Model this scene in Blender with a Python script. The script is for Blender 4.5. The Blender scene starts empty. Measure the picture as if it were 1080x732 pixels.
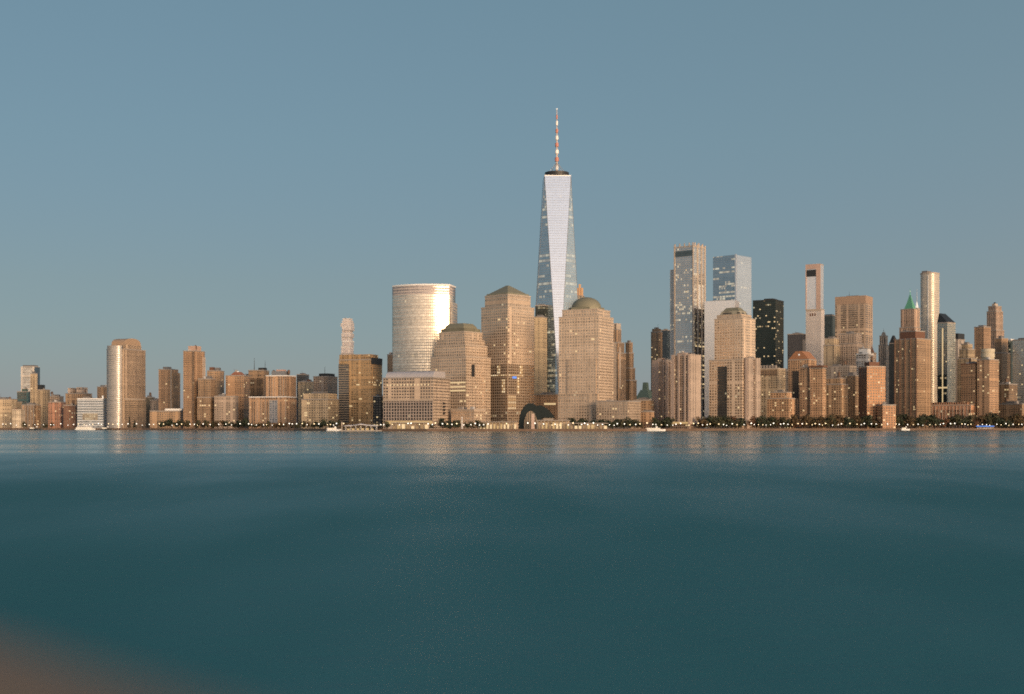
import bpy, bmesh, math, random
from mathutils import Vector
R = random.Random(7)
sc = bpy.context.scene
COL = sc.collection
rad = math.radians

# ------------------------------------------------------------------ frame of reference
F, CX, HY, CAMZ = 1400.0, 540.0, 449.0, 7.0        # focal length in photo pixels, centre column, horizon row, eye height
GZ = 2.6                                            # street level of the far shore above the water
def PX(px, Y): return (px - CX) / F * Y
def PZ(py, Y): return CAMZ + (HY - py) / F * Y
SHORE = [(-400, 2600), (-60, 2300), (0, 2250), (150, 2150), (310, 1900), (400, 1680), (450, 1640), (640, 1640), (700, 1760),
         (850, 1900), (1080, 2050), (1140, 2100), (1500, 2400)]
def shore(px):
    for (a, ya), (b, yb) in zip(SHORE, SHORE[1:]):
        if a <= px <= b: return ya + (yb - ya) * (px - a) / (b - a)
    return SHORE[0][1] if px < 0 else SHORE[-1][1]

# ------------------------------------------------------------------ node helpers
def new_mat(name):
    m = bpy.data.materials.new(name); m.use_nodes = True
    return m, m.node_tree.nodes, m.node_tree.links
def principled(m): return m.node_tree.nodes['Principled BSDF']
def plain(name, rgb, rough=.7, metal=0, vary=.12, scale=.15, emit=None, estr=0):
    m, N, L = new_mat(name); b = principled(m)
    b.inputs['Roughness'].default_value = rough; b.inputs['Metallic'].default_value = metal
    tc = N.new('ShaderNodeTexCoord'); nz = N.new('ShaderNodeTexNoise'); nz.inputs['Scale'].default_value = scale
    nz.inputs['Detail'].default_value = 5
    L.new(tc.outputs['Object'], nz.inputs['Vector'])
    mx = N.new('ShaderNodeMix'); mx.data_type = 'RGBA'
    mx.inputs[6].default_value = (*[c * (1 - vary) for c in rgb], 1); mx.inputs[7].default_value = (*[min(1, c * (1 + vary)) for c in rgb], 1)
    L.new(nz.outputs['Fac'], mx.inputs[0]); L.new(mx.outputs[2], b.inputs['Base Color'])
    if emit:
        b.inputs['Emission Color'].default_value = (*emit, 1); b.inputs['Emission Strength'].default_value = estr
    return m

def facade_group():
    g = bpy.data.node_groups.new('facade', 'ShaderNodeTree')
    I = g.interface
    def sock(n, t, d):
        s = I.new_socket(name=n, in_out='INPUT', socket_type=t); s.default_value = d
    sock('Wall', 'NodeSocketColor', (.4, .3, .2, 1)); sock('Glass', 'NodeSocketColor', (.1, .1, .1, 1))
    sock('WinW', 'NodeSocketFloat', .6); sock('WinH', 'NodeSocketFloat', .6); sock('Lit', 'NodeSocketFloat', .05)
    sock('Metal', 'NodeSocketFloat', .3); sock('Rough', 'NodeSocketFloat', .1); sock('Seed', 'NodeSocketFloat', 0.)
    sock('LitStr', 'NodeSocketFloat', 1.); sock('Var', 'NodeSocketFloat', .2); sock('Rows', 'NodeSocketFloat', 0.); sock('Col', 'NodeSocketFloat', .15); sock('Blank', 'NodeSocketFloat', 0.); sock('Jit', 'NodeSocketFloat', .02)
    I.new_socket(name='Shader', in_out='OUTPUT', socket_type='NodeSocketShader')
    N, L = g.nodes, g.links
    gi = N.new('NodeGroupInput'); go = N.new('NodeGroupOutput')
    def mt(op, a, b=None, c=None):
        n = N.new('ShaderNodeMath'); n.operation = op
        for i, v in enumerate((a, b, c)):
            if v is None: continue
            if isinstance(v, (int, float)): n.inputs[i].default_value = v
            else: L.new(v, n.inputs[i])
        return n.outputs[0]
    uv = N.new('ShaderNodeUVMap'); uv.uv_map = 'bays'
    sp = N.new('ShaderNodeSeparateXYZ'); L.new(uv.outputs[0], sp.inputs[0])
    u, v = sp.outputs[0], sp.outputs[1]
    fu, fv = mt('FRACT', u), mt('FRACT', v)
    iu, iv = mt('FLOOR', u), mt('FLOOR', v)
    mu = mt('LESS_THAN', mt('ABSOLUTE', mt('SUBTRACT', fu, .5)), mt('MULTIPLY', gi.outputs['WinW'], .5))
    mv = mt('LESS_THAN', mt('ABSOLUTE', mt('SUBTRACT', fv, .5)), mt('MULTIPLY', gi.outputs['WinH'], .5))
    def cell(a, b, seed):
        c = N.new('ShaderNodeCombineXYZ')
        for i, s in enumerate((a, b, seed)):
            L.new(s, c.inputs[i])
        w = N.new('ShaderNodeTexWhiteNoise'); w.noise_dimensions = '3D'; L.new(c.outputs[0], w.inputs[0])
        return w
    # stacks of bays and runs of floors differ a little: blank piers, band courses, paler and darker stacks
    cn = cell(iu, gi.outputs['Seed'], mt('ADD', gi.outputs['Seed'], 5.3)).outputs[0]
    rn = cell(iv, mt('ADD', gi.outputs['Seed'], 9.1), gi.outputs['Seed']).outputs[0]
    open_c = mt('GREATER_THAN', cn, gi.outputs['Blank']); open_r = mt('GREATER_THAN', rn, mt('MULTIPLY', gi.outputs['Blank'], .4))
    win = mt('MULTIPLY', mt('MULTIPLY', mu, mv), mt('MULTIPLY', open_c, open_r))
    tone = mt('MULTIPLY', mt('ADD', mt('SUBTRACT', .6, cn), mt('MULTIPLY', mt('SUBTRACT', .5, rn), .6)), gi.outputs['Col'])
    w1 = cell(iu, iv, gi.outputs['Seed'])
    w2 = cell(mt('FLOOR', mt('DIVIDE', iu, 5.)), iv, mt('ADD', gi.outputs['Seed'], 31.7))
    w3 = cell(mt('FLOOR', mt('DIVIDE', iu, 40.)), iv, mt('ADD', gi.outputs['Seed'], 77.1))
    # a room is lit when its own draw, its neighbours' and its floor's agree
    ro = gi.outputs['Rows']
    draw = mt('ADD', mt('ADD', mt('MULTIPLY', w1.outputs[0], mt('MULTIPLY_ADD', ro, -.33, .45)), mt('MULTIPLY', w2.outputs[0], mt('MULTIPLY_ADD', ro, .03, .35))),
              mt('MULTIPLY', w3.outputs[0], mt('MULTIPLY_ADD', ro, .3, .2)))
    thr = mt('MULTIPLY', mt('POWER', gi.outputs['Lit'], .4), .62)
    lit = mt('MULTIPLY', mt('LESS_THAN', draw, thr), win)
    # walls: stone or brick with weathering
    tc = N.new('ShaderNodeTexCoord'); nz = N.new('ShaderNodeTexNoise'); nz.inputs['Scale'].default_value = .05; nz.inputs['Detail'].default_value = 6
    L.new(tc.outputs['Object'], nz.inputs['Vector'])
    hs = N.new('ShaderNodeHueSaturation'); L.new(gi.outputs['Wall'], hs.inputs['Color'])
    L.new(mt('ADD', mt('ADD', mt('MULTIPLY', nz.outputs['Fac'], .5), .75), tone), hs.inputs['Value'])
    wb = N.new('ShaderNodeBsdfPrincipled'); wb.inputs['Roughness'].default_value = .75
    L.new(hs.outputs[0], wb.inputs['Base Color'])
    # panes: each tilted a hair on its own, some with blinds
    sub = N.new('ShaderNodeVectorMath'); sub.operation = 'SUBTRACT'; L.new(w1.outputs[1], sub.inputs[0]); sub.inputs[1].default_value = (.5, .5, .5)
    scl = N.new('ShaderNodeVectorMath'); scl.operation = 'SCALE'; L.new(sub.outputs[0], scl.inputs[0]); L.new(gi.outputs['Jit'], scl.inputs['Scale'])
    ge = N.new('ShaderNodeNewGeometry')
    ad = N.new('ShaderNodeVectorMath'); ad.operation = 'ADD'; L.new(ge.outputs['Normal'], ad.inputs[0]); L.new(scl.outputs[0], ad.inputs[1])
    no = N.new('ShaderNodeVectorMath'); no.operation = 'NORMALIZE'; L.new(ad.outputs[0], no.inputs[0])
    gb = N.new('ShaderNodeBsdfPrincipled'); gb.inputs['IOR'].default_value = 1.5
    hg = N.new('ShaderNodeHueSaturation'); L.new(gi.outputs['Glass'], hg.inputs['Color'])
    L.new(mt('MULTIPLY_ADD', mt('SUBTRACT', mt('ADD', w1.outputs[0], w3.outputs[0]), 1.), gi.outputs['Var'], 1.), hg.inputs['Value'])
    L.new(hg.outputs[0], gb.inputs['Base Color']); L.new(gi.outputs['Metal'], gb.inputs['Metallic']); L.new(gi.outputs['Rough'], gb.inputs['Roughness'])
    L.new(no.outputs[0], gb.inputs['Normal'])
    em = N.new('ShaderNodeMix'); em.data_type = 'RGBA'
    em.inputs[6].default_value = (1, .62, .26, 1); em.inputs[7].default_value = (1, .85, .55, 1)
    w4 = cell(iv, iu, gi.outputs['Seed'])
    L.new(w4.outputs[0], em.inputs[0]); L.new(em.outputs[2], gb.inputs['Emission Color'])
    L.new(mt('MULTIPLY', mt('MULTIPLY', lit, gi.outputs['LitStr']), mt('ADD', mt('MULTIPLY', w4.outputs[0], .9), .35)), gb.inputs['Emission Strength'])
    mix = N.new('ShaderNodeMixShader'); L.new(win, mix.inputs[0]); L.new(wb.outputs[0], mix.inputs[1]); L.new(gb.outputs[0], mix.inputs[2])
    L.new(mix.outputs[0], go.inputs[0])
    return g
FG = facade_group()
LITS = .34          # brightness of a lit room
_seed = [0]
def facade(name, wall, glass=(.05, .055, .06), ww=.55, wh=.55, lit=.04, metal=.25, rough=.12, jit=.03, ls=1., var=.25, rows=0., col=.12, blank=0.):
    m, N, L = new_mat(name); N.remove(N['Principled BSDF'])
    g = N.new('ShaderNodeGroup'); g.node_tree = FG; _seed[0] += 1
    for k, v in dict(Wall=(*wall, 1), Glass=(*glass, 1), WinW=ww, WinH=wh, Lit=lit, Metal=metal, Rough=rough, Seed=_seed[0] * 3.37, LitStr=LITS * ls, Jit=jit, Var=var, Rows=rows, Col=col, Blank=blank).items():
        g.inputs[k].default_value = v
    L.new(g.outputs[0], N['Material Output'].inputs[0])
    return m

M = {}
M['roof'] = plain('roof_gravel', (.16, .14, .13), .9)
M['roof_pale'] = plain('roof_pale', (.5, .48, .47), .7)
M['dark'] = plain('dark_metal', (.035, .037, .04), .5, .3)
M['mech'] = plain('mechanical_grey', (.17, .16, .16), .7)
M['stone'] = plain('pale_stone', (.46, .38, .31), .8)
M['white'] = plain('white_paint', (.8, .78, .76), .5)
M['brickdark'] = plain('dark_brick', (.17, .085, .055), .85)
M['wood'] = plain('tank_wood', (.16, .1, .07), .85)
M['copper'] = plain('green_copper', (.075, .115, .10), .6)
M['copper_bright'] = plain('bright_green_copper', (.10, .42, .26), .6)
M['copper_brown'] = plain('weathered_copper', (.23, .215, .15), .6, .1)
M['steel'] = plain('steel', (.55, .53, .52), .35, .8)
M['sun_red'] = plain('mast_sun_red', (.5, .2, .15), .5)  # reddish sun glow on the mast drums, put into their colour
M['concrete'] = plain('concrete', (.33, .29, .26), .85)
M['fin'] = plain('cast_stone_fins', (.42, .33, .28), .8)
M['glow'] = plain('lit_room', (.3, .25, .2), .5, emit=(1, .72, .36), estr=.62)
M['glow_dim'] = plain('dim_room', (.2, .14, .09), .5, emit=(1, .66, .3), estr=.12)
M['glow_white'] = plain('lit_white', (.5, .5, .5), .5, emit=(1, .9, .75), estr=.5)
M['glow_shop'] = plain('lit_shopfront', (.12, .08, .05), .5, emit=(1, .66, .28), estr=.5)
M['glow_orange'] = plain('floodlit_orange', (.5, .3, .15), .6, emit=(1, .45, .16), estr=.22)
M['glow_blue'] = plain('blue_light', (.1, .2, .6), .5, emit=(.12, .35, 1), estr=.6)
M['glow_green'] = plain('floodlit_green', (.10, .30, .2), .6, emit=(.15, .8, .45), estr=.015)
M['lamp'] = plain('lamp_globe', (.8, .8, .8), .4, emit=(1, .9, .74), estr=1.8)
M['lamp_warm'] = plain('lamp_globe_warm', (.8, .7, .5), .4, emit=(1, .72, .4), estr=1.6)

# ------------------------------------------------------------------ mesh helpers
def obj(name, bm, mats, parent=None, loc=None, smooth=False):
    me = bpy.data.meshes.new(name); bm.normal_update(); bm.to_mesh(me); bm.free()
    for m in (mats if isinstance(mats, (list, tuple)) else [mats]): me.materials.append(m)
    if smooth:
        for p in me.polygons: p.use_smooth = True
    o = bpy.data.objects.new(name, me); COL.objects.link(o)
    if parent: o.parent = parent
    if loc: o.location = loc
    return o
def tag(o, label=None, cat=None, group=None, kind=None):
    if label: o['label'] = label
    if cat: o['category'] = cat
    if group: o['group'] = group
    if kind: o['kind'] = kind
    return o
def thing(name, label, cat, loc=(0, 0, 0), rz=0, group=None):
    o = bpy.data.objects.new(name, None); COL.objects.link(o); o.empty_display_size = 1
    o.location = loc; o.rotation_euler = (0, 0, rz)
    return tag(o, label, cat, group)
def prism(bm, poly, z0, z1, top=None, bay=4., flo=3.6, smooth_side=False, cap=True, zref=None):
    """walls over a counter-clockwise footprint, bays and floors in the 'bays' UV map; material 1 on the roof"""
    uvl = bm.loops.layers.uv.get('bays') or bm.loops.layers.uv.new('bays')
    top = top or poly; n = len(poly); zr = z0 if zref is None else zref
    lo = [bm.verts.new((p[0], p[1], z0)) for p in poly]; hi = [bm.verts.new((p[0], p[1], z1)) for p in top]
    acc = 0
    for i in range(n):
        j = (i + 1) % n
        wd = math.dist(poly[i], poly[j])
        nb = wd / bay if smooth_side else max(1, round(wd / bay))
        f = bm.faces.new((lo[i], lo[j], hi[j], hi[i]))
        a, b = (acc, acc + nb) if smooth_side else (i * 50, i * 50 + nb)
        for lp, uv in zip(f.loops, ((a, (z0 - zr) / flo), (b, (z0 - zr) / flo), (b, (z1 - zr) / flo), (a, (z1 - zr) / flo))): lp[uvl].uv = uv
        f.smooth = smooth_side; acc += nb
    if cap and len(hi) >= 3:
        f = bm.faces.new([bm.verts.new(v.co) for v in hi] if smooth_side else hi); f.material_index = 1
    return bm
def rect(x0, x1, y0, y1): return [(x0, y0), (x1, y0), (x1, y1), (x0, y1)]
def octo(x0, x1, y0, y1, c): return [(x0 + c, y0), (x1 - c, y0), (x1, y0 + c), (x1, y1 - c), (x1 - c, y1), (x0 + c, y1), (x0, y1 - c), (x0, y0 + c)]
def box(bm, x0, x1, y0, y1, z0, z1):
    v = [bm.verts.new(p) for p in ((x0, y0, z0), (x1, y0, z0), (x1, y1, z0), (x0, y1, z0), (x0, y0, z1), (x1, y0, z1), (x1, y1, z1), (x0, y1, z1))]
    for q in ((3, 2, 1, 0), (4, 5, 6, 7), (0, 1, 5, 4), (1, 2, 6, 5), (2, 3, 7, 6), (3, 0, 4, 7)): bm.faces.new([v[k] for k in q])
    return bm
def lathe(bm, prof, seg=24, cx=0, cy=0):
    rings = []
    for r, z in prof:
        if r < 1e-4: rings.append([bm.verts.new((cx, cy, z))])
        else: rings.append([bm.verts.new((cx + r * math.cos(2 * math.pi * k / seg), cy + r * math.sin(2 * math.pi * k / seg), z)) for k in range(seg)])
    for a, b in zip(rings, rings[1:]):
        for k in range(seg):
            q = [a[k % len(a)], a[(k + 1) % seg % len(a)], b[(k + 1) % seg % len(b)], b[k % len(b)]]
            q = [v for i, v in enumerate(q) if v not in q[:i]]
            if len(q) >= 3: bm.faces.new(q)
    return bm
def tube(bm, p, q, r0, r1=None, seg=8):
    r1 = r0 if r1 is None else r1
    p, q = Vector(p), Vector(q); d = (q - p).normalized()
    a = d.orthogonal().normalized(); b = d.cross(a)
    A = [bm.verts.new(p + (a * math.cos(t) + b * math.sin(t)) * r0) for t in [2 * math.pi * k / seg for k in range(seg)]]
    B = [bm.verts.new(q + (a * math.cos(t) + b * math.sin(t)) * r1) for t in [2 * math.pi * k / seg for k in range(seg)]]
    for k in range(seg): bm.faces.new((A[k], A[(k + 1) % seg], B[(k + 1) % seg], B[k]))
    bm.faces.new(A[::-1]); bm.faces.new(B)
    return bm
NB = bmesh.new

# ------------------------------------------------------------------ buildings
BUILT = []
class Bld:
    """a tower placed by the picture columns of its left edge, near corner and right edge; front = local -y, right side = local +x"""
    def __init__(s, name, label, cat, l, c, r, top, Y, mat, th=22, depth=None, bay=4., flo=3.6, body=True, part='tower_walls', group=None, cornice=True):
        tl, tr = (l - CX) / F, (r - CX) / F
        front_only = c is None
        if front_only: c = r; th = .5
        tcn = (c - CX) / F; cx = tcn * Y
        a = math.atan(tcn) + rad(th)
        w = (cx - tl * Y) / (math.cos(a) + tl * math.sin(a))
        if front_only: d = depth or min(max(18, w), 40)
        else: d = (tr * Y - cx) / (math.sin(a) - tr * math.cos(a))
        s.real_d = d
        if depth and not front_only: d = depth
        s.w, s.d, s.a, s.Y, s.l, s.c, s.r, s.mat, s.bay, s.flo = w, d, a, Y, l, c, r, mat, bay, flo
        ex, ey = Vector((math.cos(a), -math.sin(a))), Vector((math.sin(a), math.cos(a)))
        ctr = Vector((cx, Y)) - ex * w / 2 + ey * d / 2
        s.ctr, s.ex, s.ey = ctr, ex, ey
        s.root = thing(name, label, cat, (ctr.x, ctr.y, GZ), -a, group)
        s.label = label
        s.H = s.z(top); s.top = s.H
        s.tx = [-w / 2, w / 2, -d / 2, d / 2]
        if body: s.tier(top, 0, name=part, z0=0, cornice=cornice)
        BUILT.append(s)
    def z(s, py): return PZ(py, s.Y) - GZ
    def fx(s, px): return -s.w / 2 + s.w * (px - s.l) / max(1e-6, s.c - s.l)      # along the front
    def ry(s, px): return -s.d / 2 + s.d * (px - s.c) / max(1e-6, s.r - s.c)      # along the right side
    def tier(s, top, inset=0, inset_y=None, name='upper_tier', z0=None, mat=None, cut=0, roof=None, cornice=True, ext=None, top_inset=0):
        """a block; inset = share of the width taken off each side; ext = (x0,x1,y0,y1) local"""
        iy = inset if inset_y is None else inset_y
        x0, x1, y0, y1 = ext or (-s.w / 2 + inset * s.w, s.w / 2 - inset * s.w, -s.d / 2 + iy * s.d, s.d / 2 - iy * s.d)
        z0 = s.top if z0 is None else z0
        z1 = s.z(top)
        poly = octo(x0, x1, y0, y1, cut) if cut else rect(x0, x1, y0, y1)
        tp = None
        if top_inset:
            k = top_inset
            tp = octo(x0 + k, x1 - k, y0 + k, y1 - k, cut) if cut else rect(x0 + k, x1 - k, y0 + k, y1 - k)
        o = obj(name, prism(NB(), poly, z0, z1, tp, s.bay, s.flo), [mat or s.mat, roof or M['roof']], s.root)
        if cornice and not top_inset and z1 - z0 > 8:
            e = .35
            bm = NB()
            cp = octo(x0 - e, x1 + e, y0 - e, y1 + e, cut) if cut else rect(x0 - e, x1 + e, y0 - e, y1 + e)
            cb = obj('cornice', prism(bm, cp, z1 - .9, z1 + .7), [M[cornice] if isinstance(cornice, str) else M['concrete'], M['roof']], s.root)
            z1 += .7
        s.top = z1; s.tx = [x0, x1, y0, y1]
        return o
    def pent(s, h=5, fw=.5, fd=.5, ox=0, mat=None, name='penthouse'):
        x0, x1, y0, y1 = s.tx; w, d = x1 - x0, y1 - y0
        cx, cy = (x0 + x1) / 2 + ox * w, (y0 + y1) / 2
        return obj(name, box(NB(), cx - fw * w / 2, cx + fw * w / 2, cy - fd * d / 2, cy + fd * d / 2, s.top - .2, s.top + h), mat or M['mech'], s.root)
    def tank(s, ox=.2, oy=0, r=2.2, h=5):
        x0, x1, y0, y1 = s.tx
        cx, cy = (x0 + x1) / 2 + ox * (x1 - x0), (y0 + y1) / 2 + oy * (y1 - y0)
        bm = NB(); z = s.top + 3
        lathe(bm, [(r * .96, z), (r, z + .2), (r, z + h), (r * 1.08, z + h), (0, z + h + 1.6)], 14, cx, cy)
        t = obj('water_tank', bm, M['wood'], s.root)
        bm = lathe(NB(), [(r * .8, s.top - .3), (r * .72, z + .1), (0, z + .1)], 4, cx, cy)
        obj('tank_stand', bm, M['dark'], t)
    def mast(s, py, ox=0, r=.5, mat=None, name='antenna'):
        x0, x1, y0, y1 = s.tx
        cx, cy = (x0 + x1) / 2 + ox * (x1 - x0), (y0 + y1) / 2
        return obj(name, tube(NB(), (cx, cy, s.top - .5), (cx, cy, s.z(py)), r, r * .35), mat or M['dark'], s.root)
    def front_panel(s, name, pxa, pxb, pya, pyb, mat, proud=.25, deep=.6, y=None):
        """a panel on the front, given in picture columns and rows"""
        xa, xb = s.fx(pxa), s.fx(pxb); za, zb = s.z(max(pya, pyb)), s.z(min(pya, pyb))
        y0 = (-s.d / 2 if y is None else y)
        return obj(name, prism(NB(), rect(xa, xb, y0 - proud, y0 + deep), max(za, .05), zb, None, s.bay, s.flo), [mat, mat], s.root)
    def side_panel(s, name, pxa, pxb, pya, pyb, mat, proud=.25, deep=.6):
        ya, yb = s.ry(pxa), s.ry(pxb); za, zb = s.z(max(pya, pyb)), s.z(min(pya, pyb))
        return obj(name, prism(NB(), rect(s.w / 2 - deep, s.w / 2 + proud, ya, yb), max(za, .05), zb, None, s.bay, s.flo), [mat, mat], s.root)
    def piers(s, n, name='pier', mat=None, z0=0, z1=None, wd=1.2, proud=.6, side=0):
        z1 = s.H if z1 is None else z1
        for k in range(n + 1):
            x = -s.w / 2 + wd / 2 + (s.w - wd) * k / n
            obj(name, box(NB(), x - wd / 2, x + wd / 2, -s.d / 2 - proud, -s.d / 2 + .3, z0, z1), mat or M['concrete'], s.root)
        for k in range(1, side + 1):
            y = -s.d / 2 + wd / 2 + (s.d - wd) * k / side
            obj(name, box(NB(), s.w / 2 - .3, s.w / 2 + proud, y - wd / 2, y + wd / 2, z0, z1), mat or M['concrete'], s.root)
    def lit(s, n, zlo=.08, zhi=.95, side=.3, mat=None, wide=1):
        """single bright rooms, each a pane of its own set a hand's breadth proud of the wall"""
        nf = max(2, int(s.H / s.flo)); nw = max(1, round(s.w / s.bay)); nd = max(1, round(s.d / s.bay))
        seen = set()
        for k in range(n):
            fl = R.randint(int(nf * zlo), max(int(nf * zlo), int(nf * zhi) - 1)); onside = R.random() < side
            q = R.randrange(nd if onside else nw)
            if (onside, q, fl) in seen: continue
            seen.add((onside, q, fl))
            z0 = fl * s.flo + s.flo * .25; z1 = z0 + s.flo * .55
            if z1 > s.H - 2: continue
            cw = (s.d / nd if onside else s.w / nw)
            a = (q + .2) * cw; b = a + cw * .62 * (R.choice((1, 1, 2)) if wide > 1 else 1)
            bm = NB()
            if onside: box(bm, s.w / 2 - .2, s.w / 2 + .12, -s.d / 2 + a, min(s.d / 2 - .3, -s.d / 2 + b), z0, z1)
            else: box(bm, -s.w / 2 + a, min(s.w / 2 - .3, -s.w / 2 + b), -s.d / 2 - .12, -s.d / 2 + .2, z0, z1)
            obj('lit_window', bm, mat or M['glow'], s.root)

# wall colours
TAN, PALE, BRN, RED, ORG, GRN, PINK, GREY = (.47, .36, .24), (.57, .47, .35), (.34, .225, .14), (.26, .135, .09), (.42, .262, .158), (.24, .2, .14), (.48, .37, .29), (.34, .29, .25)
GRAN = (.52, .40, .30)
def fm(wall, k=1, **kw):
    base = dict(ww=.52, wh=.52, lit=.03, glass=(.15, .125, .105), metal=.55, rough=.2, var=.6, col=.42, blank=.16)
    base.update(kw)
    return facade('facade', tuple(c * k for c in wall), **base)

# ---- far left: low blocks by the river
b = Bld('warehouse', 'low tan block cut off by the left edge of the photo', 'building', -14, 12, 14, 421, 2420, fm(TAN, ww=.4), th=20, depth=30); b.pent(3, .4); b.lit(3)
b = Bld('brick_building', 'small pale tan house-like block with bright front by the far left shore', 'building', 13, 22, 24, 432, 2340, fm(PALE, 1.05, ww=.3, wh=.4), th=20, depth=18, cornice='stone')
b = Bld('loft_building', 'brown loft block with pillars, in front of the slim tan tower at far left', 'building', 23, 36, 43, 427, 2390, fm(BRN, 1.1, ww=.55, wh=.8), th=30); b.pent(3, .5); b.piers(4); b.lit(3)
b = Bld('loft_building', 'tan low block behind the far left shore, just beside the teal roofed block', 'building', 3, 17, 20, 424, 2480, fm(TAN, .9), th=25, depth=25); b.pent(4, .3, .3, .2); b.tank(-.2)
b = Bld('office_building', 'dark teal roofed block at the foot of the pale slab, far left', 'building', 18, 30, 32, 413, 2650, fm((.07, .12, .12), ww=.7, wh=.6), th=20, depth=24); b.tier(410, .3, name='roof_lantern', mat=M['copper'], cornice=False)
b = Bld('office_tower', 'pale glass slab tower with dark blue right side, standing alone at far left', 'tower', 22, 36, 42, 386.5, 2900, fm((.52, .46, .40), ww=.86, wh=.7, glass=(.62, .58, .52), metal=.75, rough=.3), th=30, cornice=False)
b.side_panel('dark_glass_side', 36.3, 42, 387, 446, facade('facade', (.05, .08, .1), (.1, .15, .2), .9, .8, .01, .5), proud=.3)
b.tier(385, .1, name='roof_plant', mat=M['mech'], cornice=False)
b = Bld('apartment_tower', 'slim tan tower in front of the pale slab at far left', 'tower', 32, 37, 39.5, 394, 2480, fm(TAN, 1., ww=.35, wh=.5), th=32); b.pent(3.5, .5); b.lit(3)
b = Bld('apartment_building', 'tan block with dark rooftop box right of the slim tan tower, far left', 'building', 38, 47, 50, 411, 2560, fm(TAN, .75), th=25, depth=24)
b.pent(9, .5, .6, -.22, M['dark'], 'rooftop_box'); b.lit(3)
b = Bld('brick_building', 'low pale tan block between the slim tan tower and the stepped brown roofs', 'building', 49, 62, 66, 418, 2620, fm(PINK, .8), th=22, depth=24); b.pent(3, .3, .4, .2); b.tank(-.25)
b = Bld('warehouse', 'reddish tan warehouse left of the deep red warehouse on the far left shore', 'building', 51, 64, 66.5, 424, 2400, fm(RED, 1.45, ww=.4, wh=.55), th=18, depth=30); b.pent(3, .4); b.lit(3)
b = Bld('warehouse', 'deep red brick warehouse left of the blue grey striped building', 'building', 67, 80, 81.5, 427.5, 2380, fm(RED, .95, ww=.4, wh=.5, lit=.02), th=15, depth=32); b.tank(.1); b.lit(5)
b = Bld('loft_building', 'brown block with stepped crowded roofs above the red warehouse', 'building', 69, 88, 97, 415, 2560, fm(BRN, 1.1, ww=.45), th=28)
b.tier(409, 0, name='roof_block', ext=(b.fx(70), b.fx(75), -b.d / 3, b.d / 3), cornice=False, mat=fm(PINK)); z = b.top
b.top = b.z(415); b.tier(408.3, 0, name='roof_block', ext=(b.fx(79), b.fx(85), -b.d / 3, b.d / 3), cornice=False, mat=fm(PINK))
b.top = b.z(415); b.tank(.45)
b = Bld('office_building', 'blue grey modern building with white horizontal bands on the shore', 'building', 81.5, 109, 111.5, 420.5, 2350, facade('facade', (.48, .5, .53), (.16, .19, .22), 1, .45, .015, .5), th=12, depth=40, flo=4.5, cornice='white')
b.front_panel('lit_lobby', 87, 103, 436, 443, facade('facade', (.3, .27, .22), (.2, .17, .14), .75, .7, 1.2, .2, ls=.9), proud=.2); b.pent(3, .3, .4, -.2)
b.front_panel('roof_lamp', 107.6, 109, 417.5, 420, M['glow_white'], proud=.5)
b = Bld('brick_building', 'small brown block peeking out left of the rounded crown tower', 'building', 102.5, 111, 116, 408, 2700, fm(BRN, .9), th=25, depth=20); b.pent(3)

# ---- tower with the rounded crown and curved glass bay
b = Bld('office_tower', 'brown office tower with arched top and curved glass bay, left on the shore', 'tower', 112.5, 131, 153.5, 368, 2330, fm((.43, .315, .22), ww=.42, wh=1, lit=.004, glass=(.14, .10, .08), blank=.08), th=38, bay=3.4)
arc = []
x0, x1 = -b.w * .42, b.w * .40
for k in range(17):
    t = math.pi * k / 16
    arc.append(((x0 + x1) / 2 - math.cos(t) * (x1 - x0) / 2, -b.d / 2 + .1 - math.sin(t) * 11))
bm = NB(); prism(bm, arc, 0, b.z(364.5), None, 3, 3.6, True)
obj('curved_glass_bay', bm, [facade('facade', (.42, .38, .34), (.42, .39, .37), .8, .7, .01, .6, .38, .02), M['roof']], b.root)
b.tier(363, .1, .12, name='upper_tier')
x0, x1, y0, y1 = b.tx
bm = NB(); pts = []
for k in range(13):
    t = math.pi * k / 12
    pts.append((y0 + (y1 - y0) * (.5 - .5 * math.cos(t)), b.top - .3 + (b.z(355.8) - b.top) * math.sin(t) ** .6))
A = [bm.verts.new((x0 + 1, p[0], p[1])) for p in pts]; B = [bm.verts.new((x1 - 1, p[0], p[1])) for p in pts]
for k in range(12): bm.faces.new((A[k], B[k], B[k + 1], A[k + 1]))
bm.faces.new(A); bm.faces.new(B[::-1])
obj('vaulted_crown', bm, plain('crown_granite', (.38, .265, .18), .7), b.root)
b.side_panel('stone_band', 131.2, 153.3, 420, 421.5, M['stone']); b.side_panel('base_storeys', 131.2, 153.6, 422, 446, fm((.40, .29, .2), ww=.5, wh=.6), proud=.8)

# ---- gap and brown towers
b = Bld('apartment_building', 'dark green grey block just right of the rounded crown tower', 'building', 152.5, 159, 161, 419, 2600, fm(GRN, .55), th=22, depth=20); b.pent(3); b.tank(.1)
b = Bld('brick_building', 'pinkish brown small block between dark block and the plain brown twin slab', 'building', 158.5, 166, 170, 422, 2560, fm(PINK, .7), th=22, depth=20); b.pent(3, .4); b.lit(2)
b = Bld('apartment_tower', 'plain brown twin slab apartment tower with paler seam, left of tallest brick tower', 'tower', 167.3, 181, 189, 389.5, 2320, fm(ORG, .88, ww=.32, wh=.5, lit=.006), th=24, depth=28)
b.pent(4, .4, .5, -.1); b.lit(5)
b.side_panel('lower_wing', 181.2, 189.5, 393, 446, fm(BRN, .85, ww=.35, wh=.5), proud=3)
b.front_panel('pale_seam', 180, 181, 390, 446, M['stone'], proud=.5)
b = Bld('school_building', 'long low brown building with white roof line at foot of the twin slab', 'building', 158, 190, 192.5, 433.5, 2230, fm(BRN, 1.05, ww=.5, wh=.45, lit=.01), th=12, depth=26)
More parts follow.
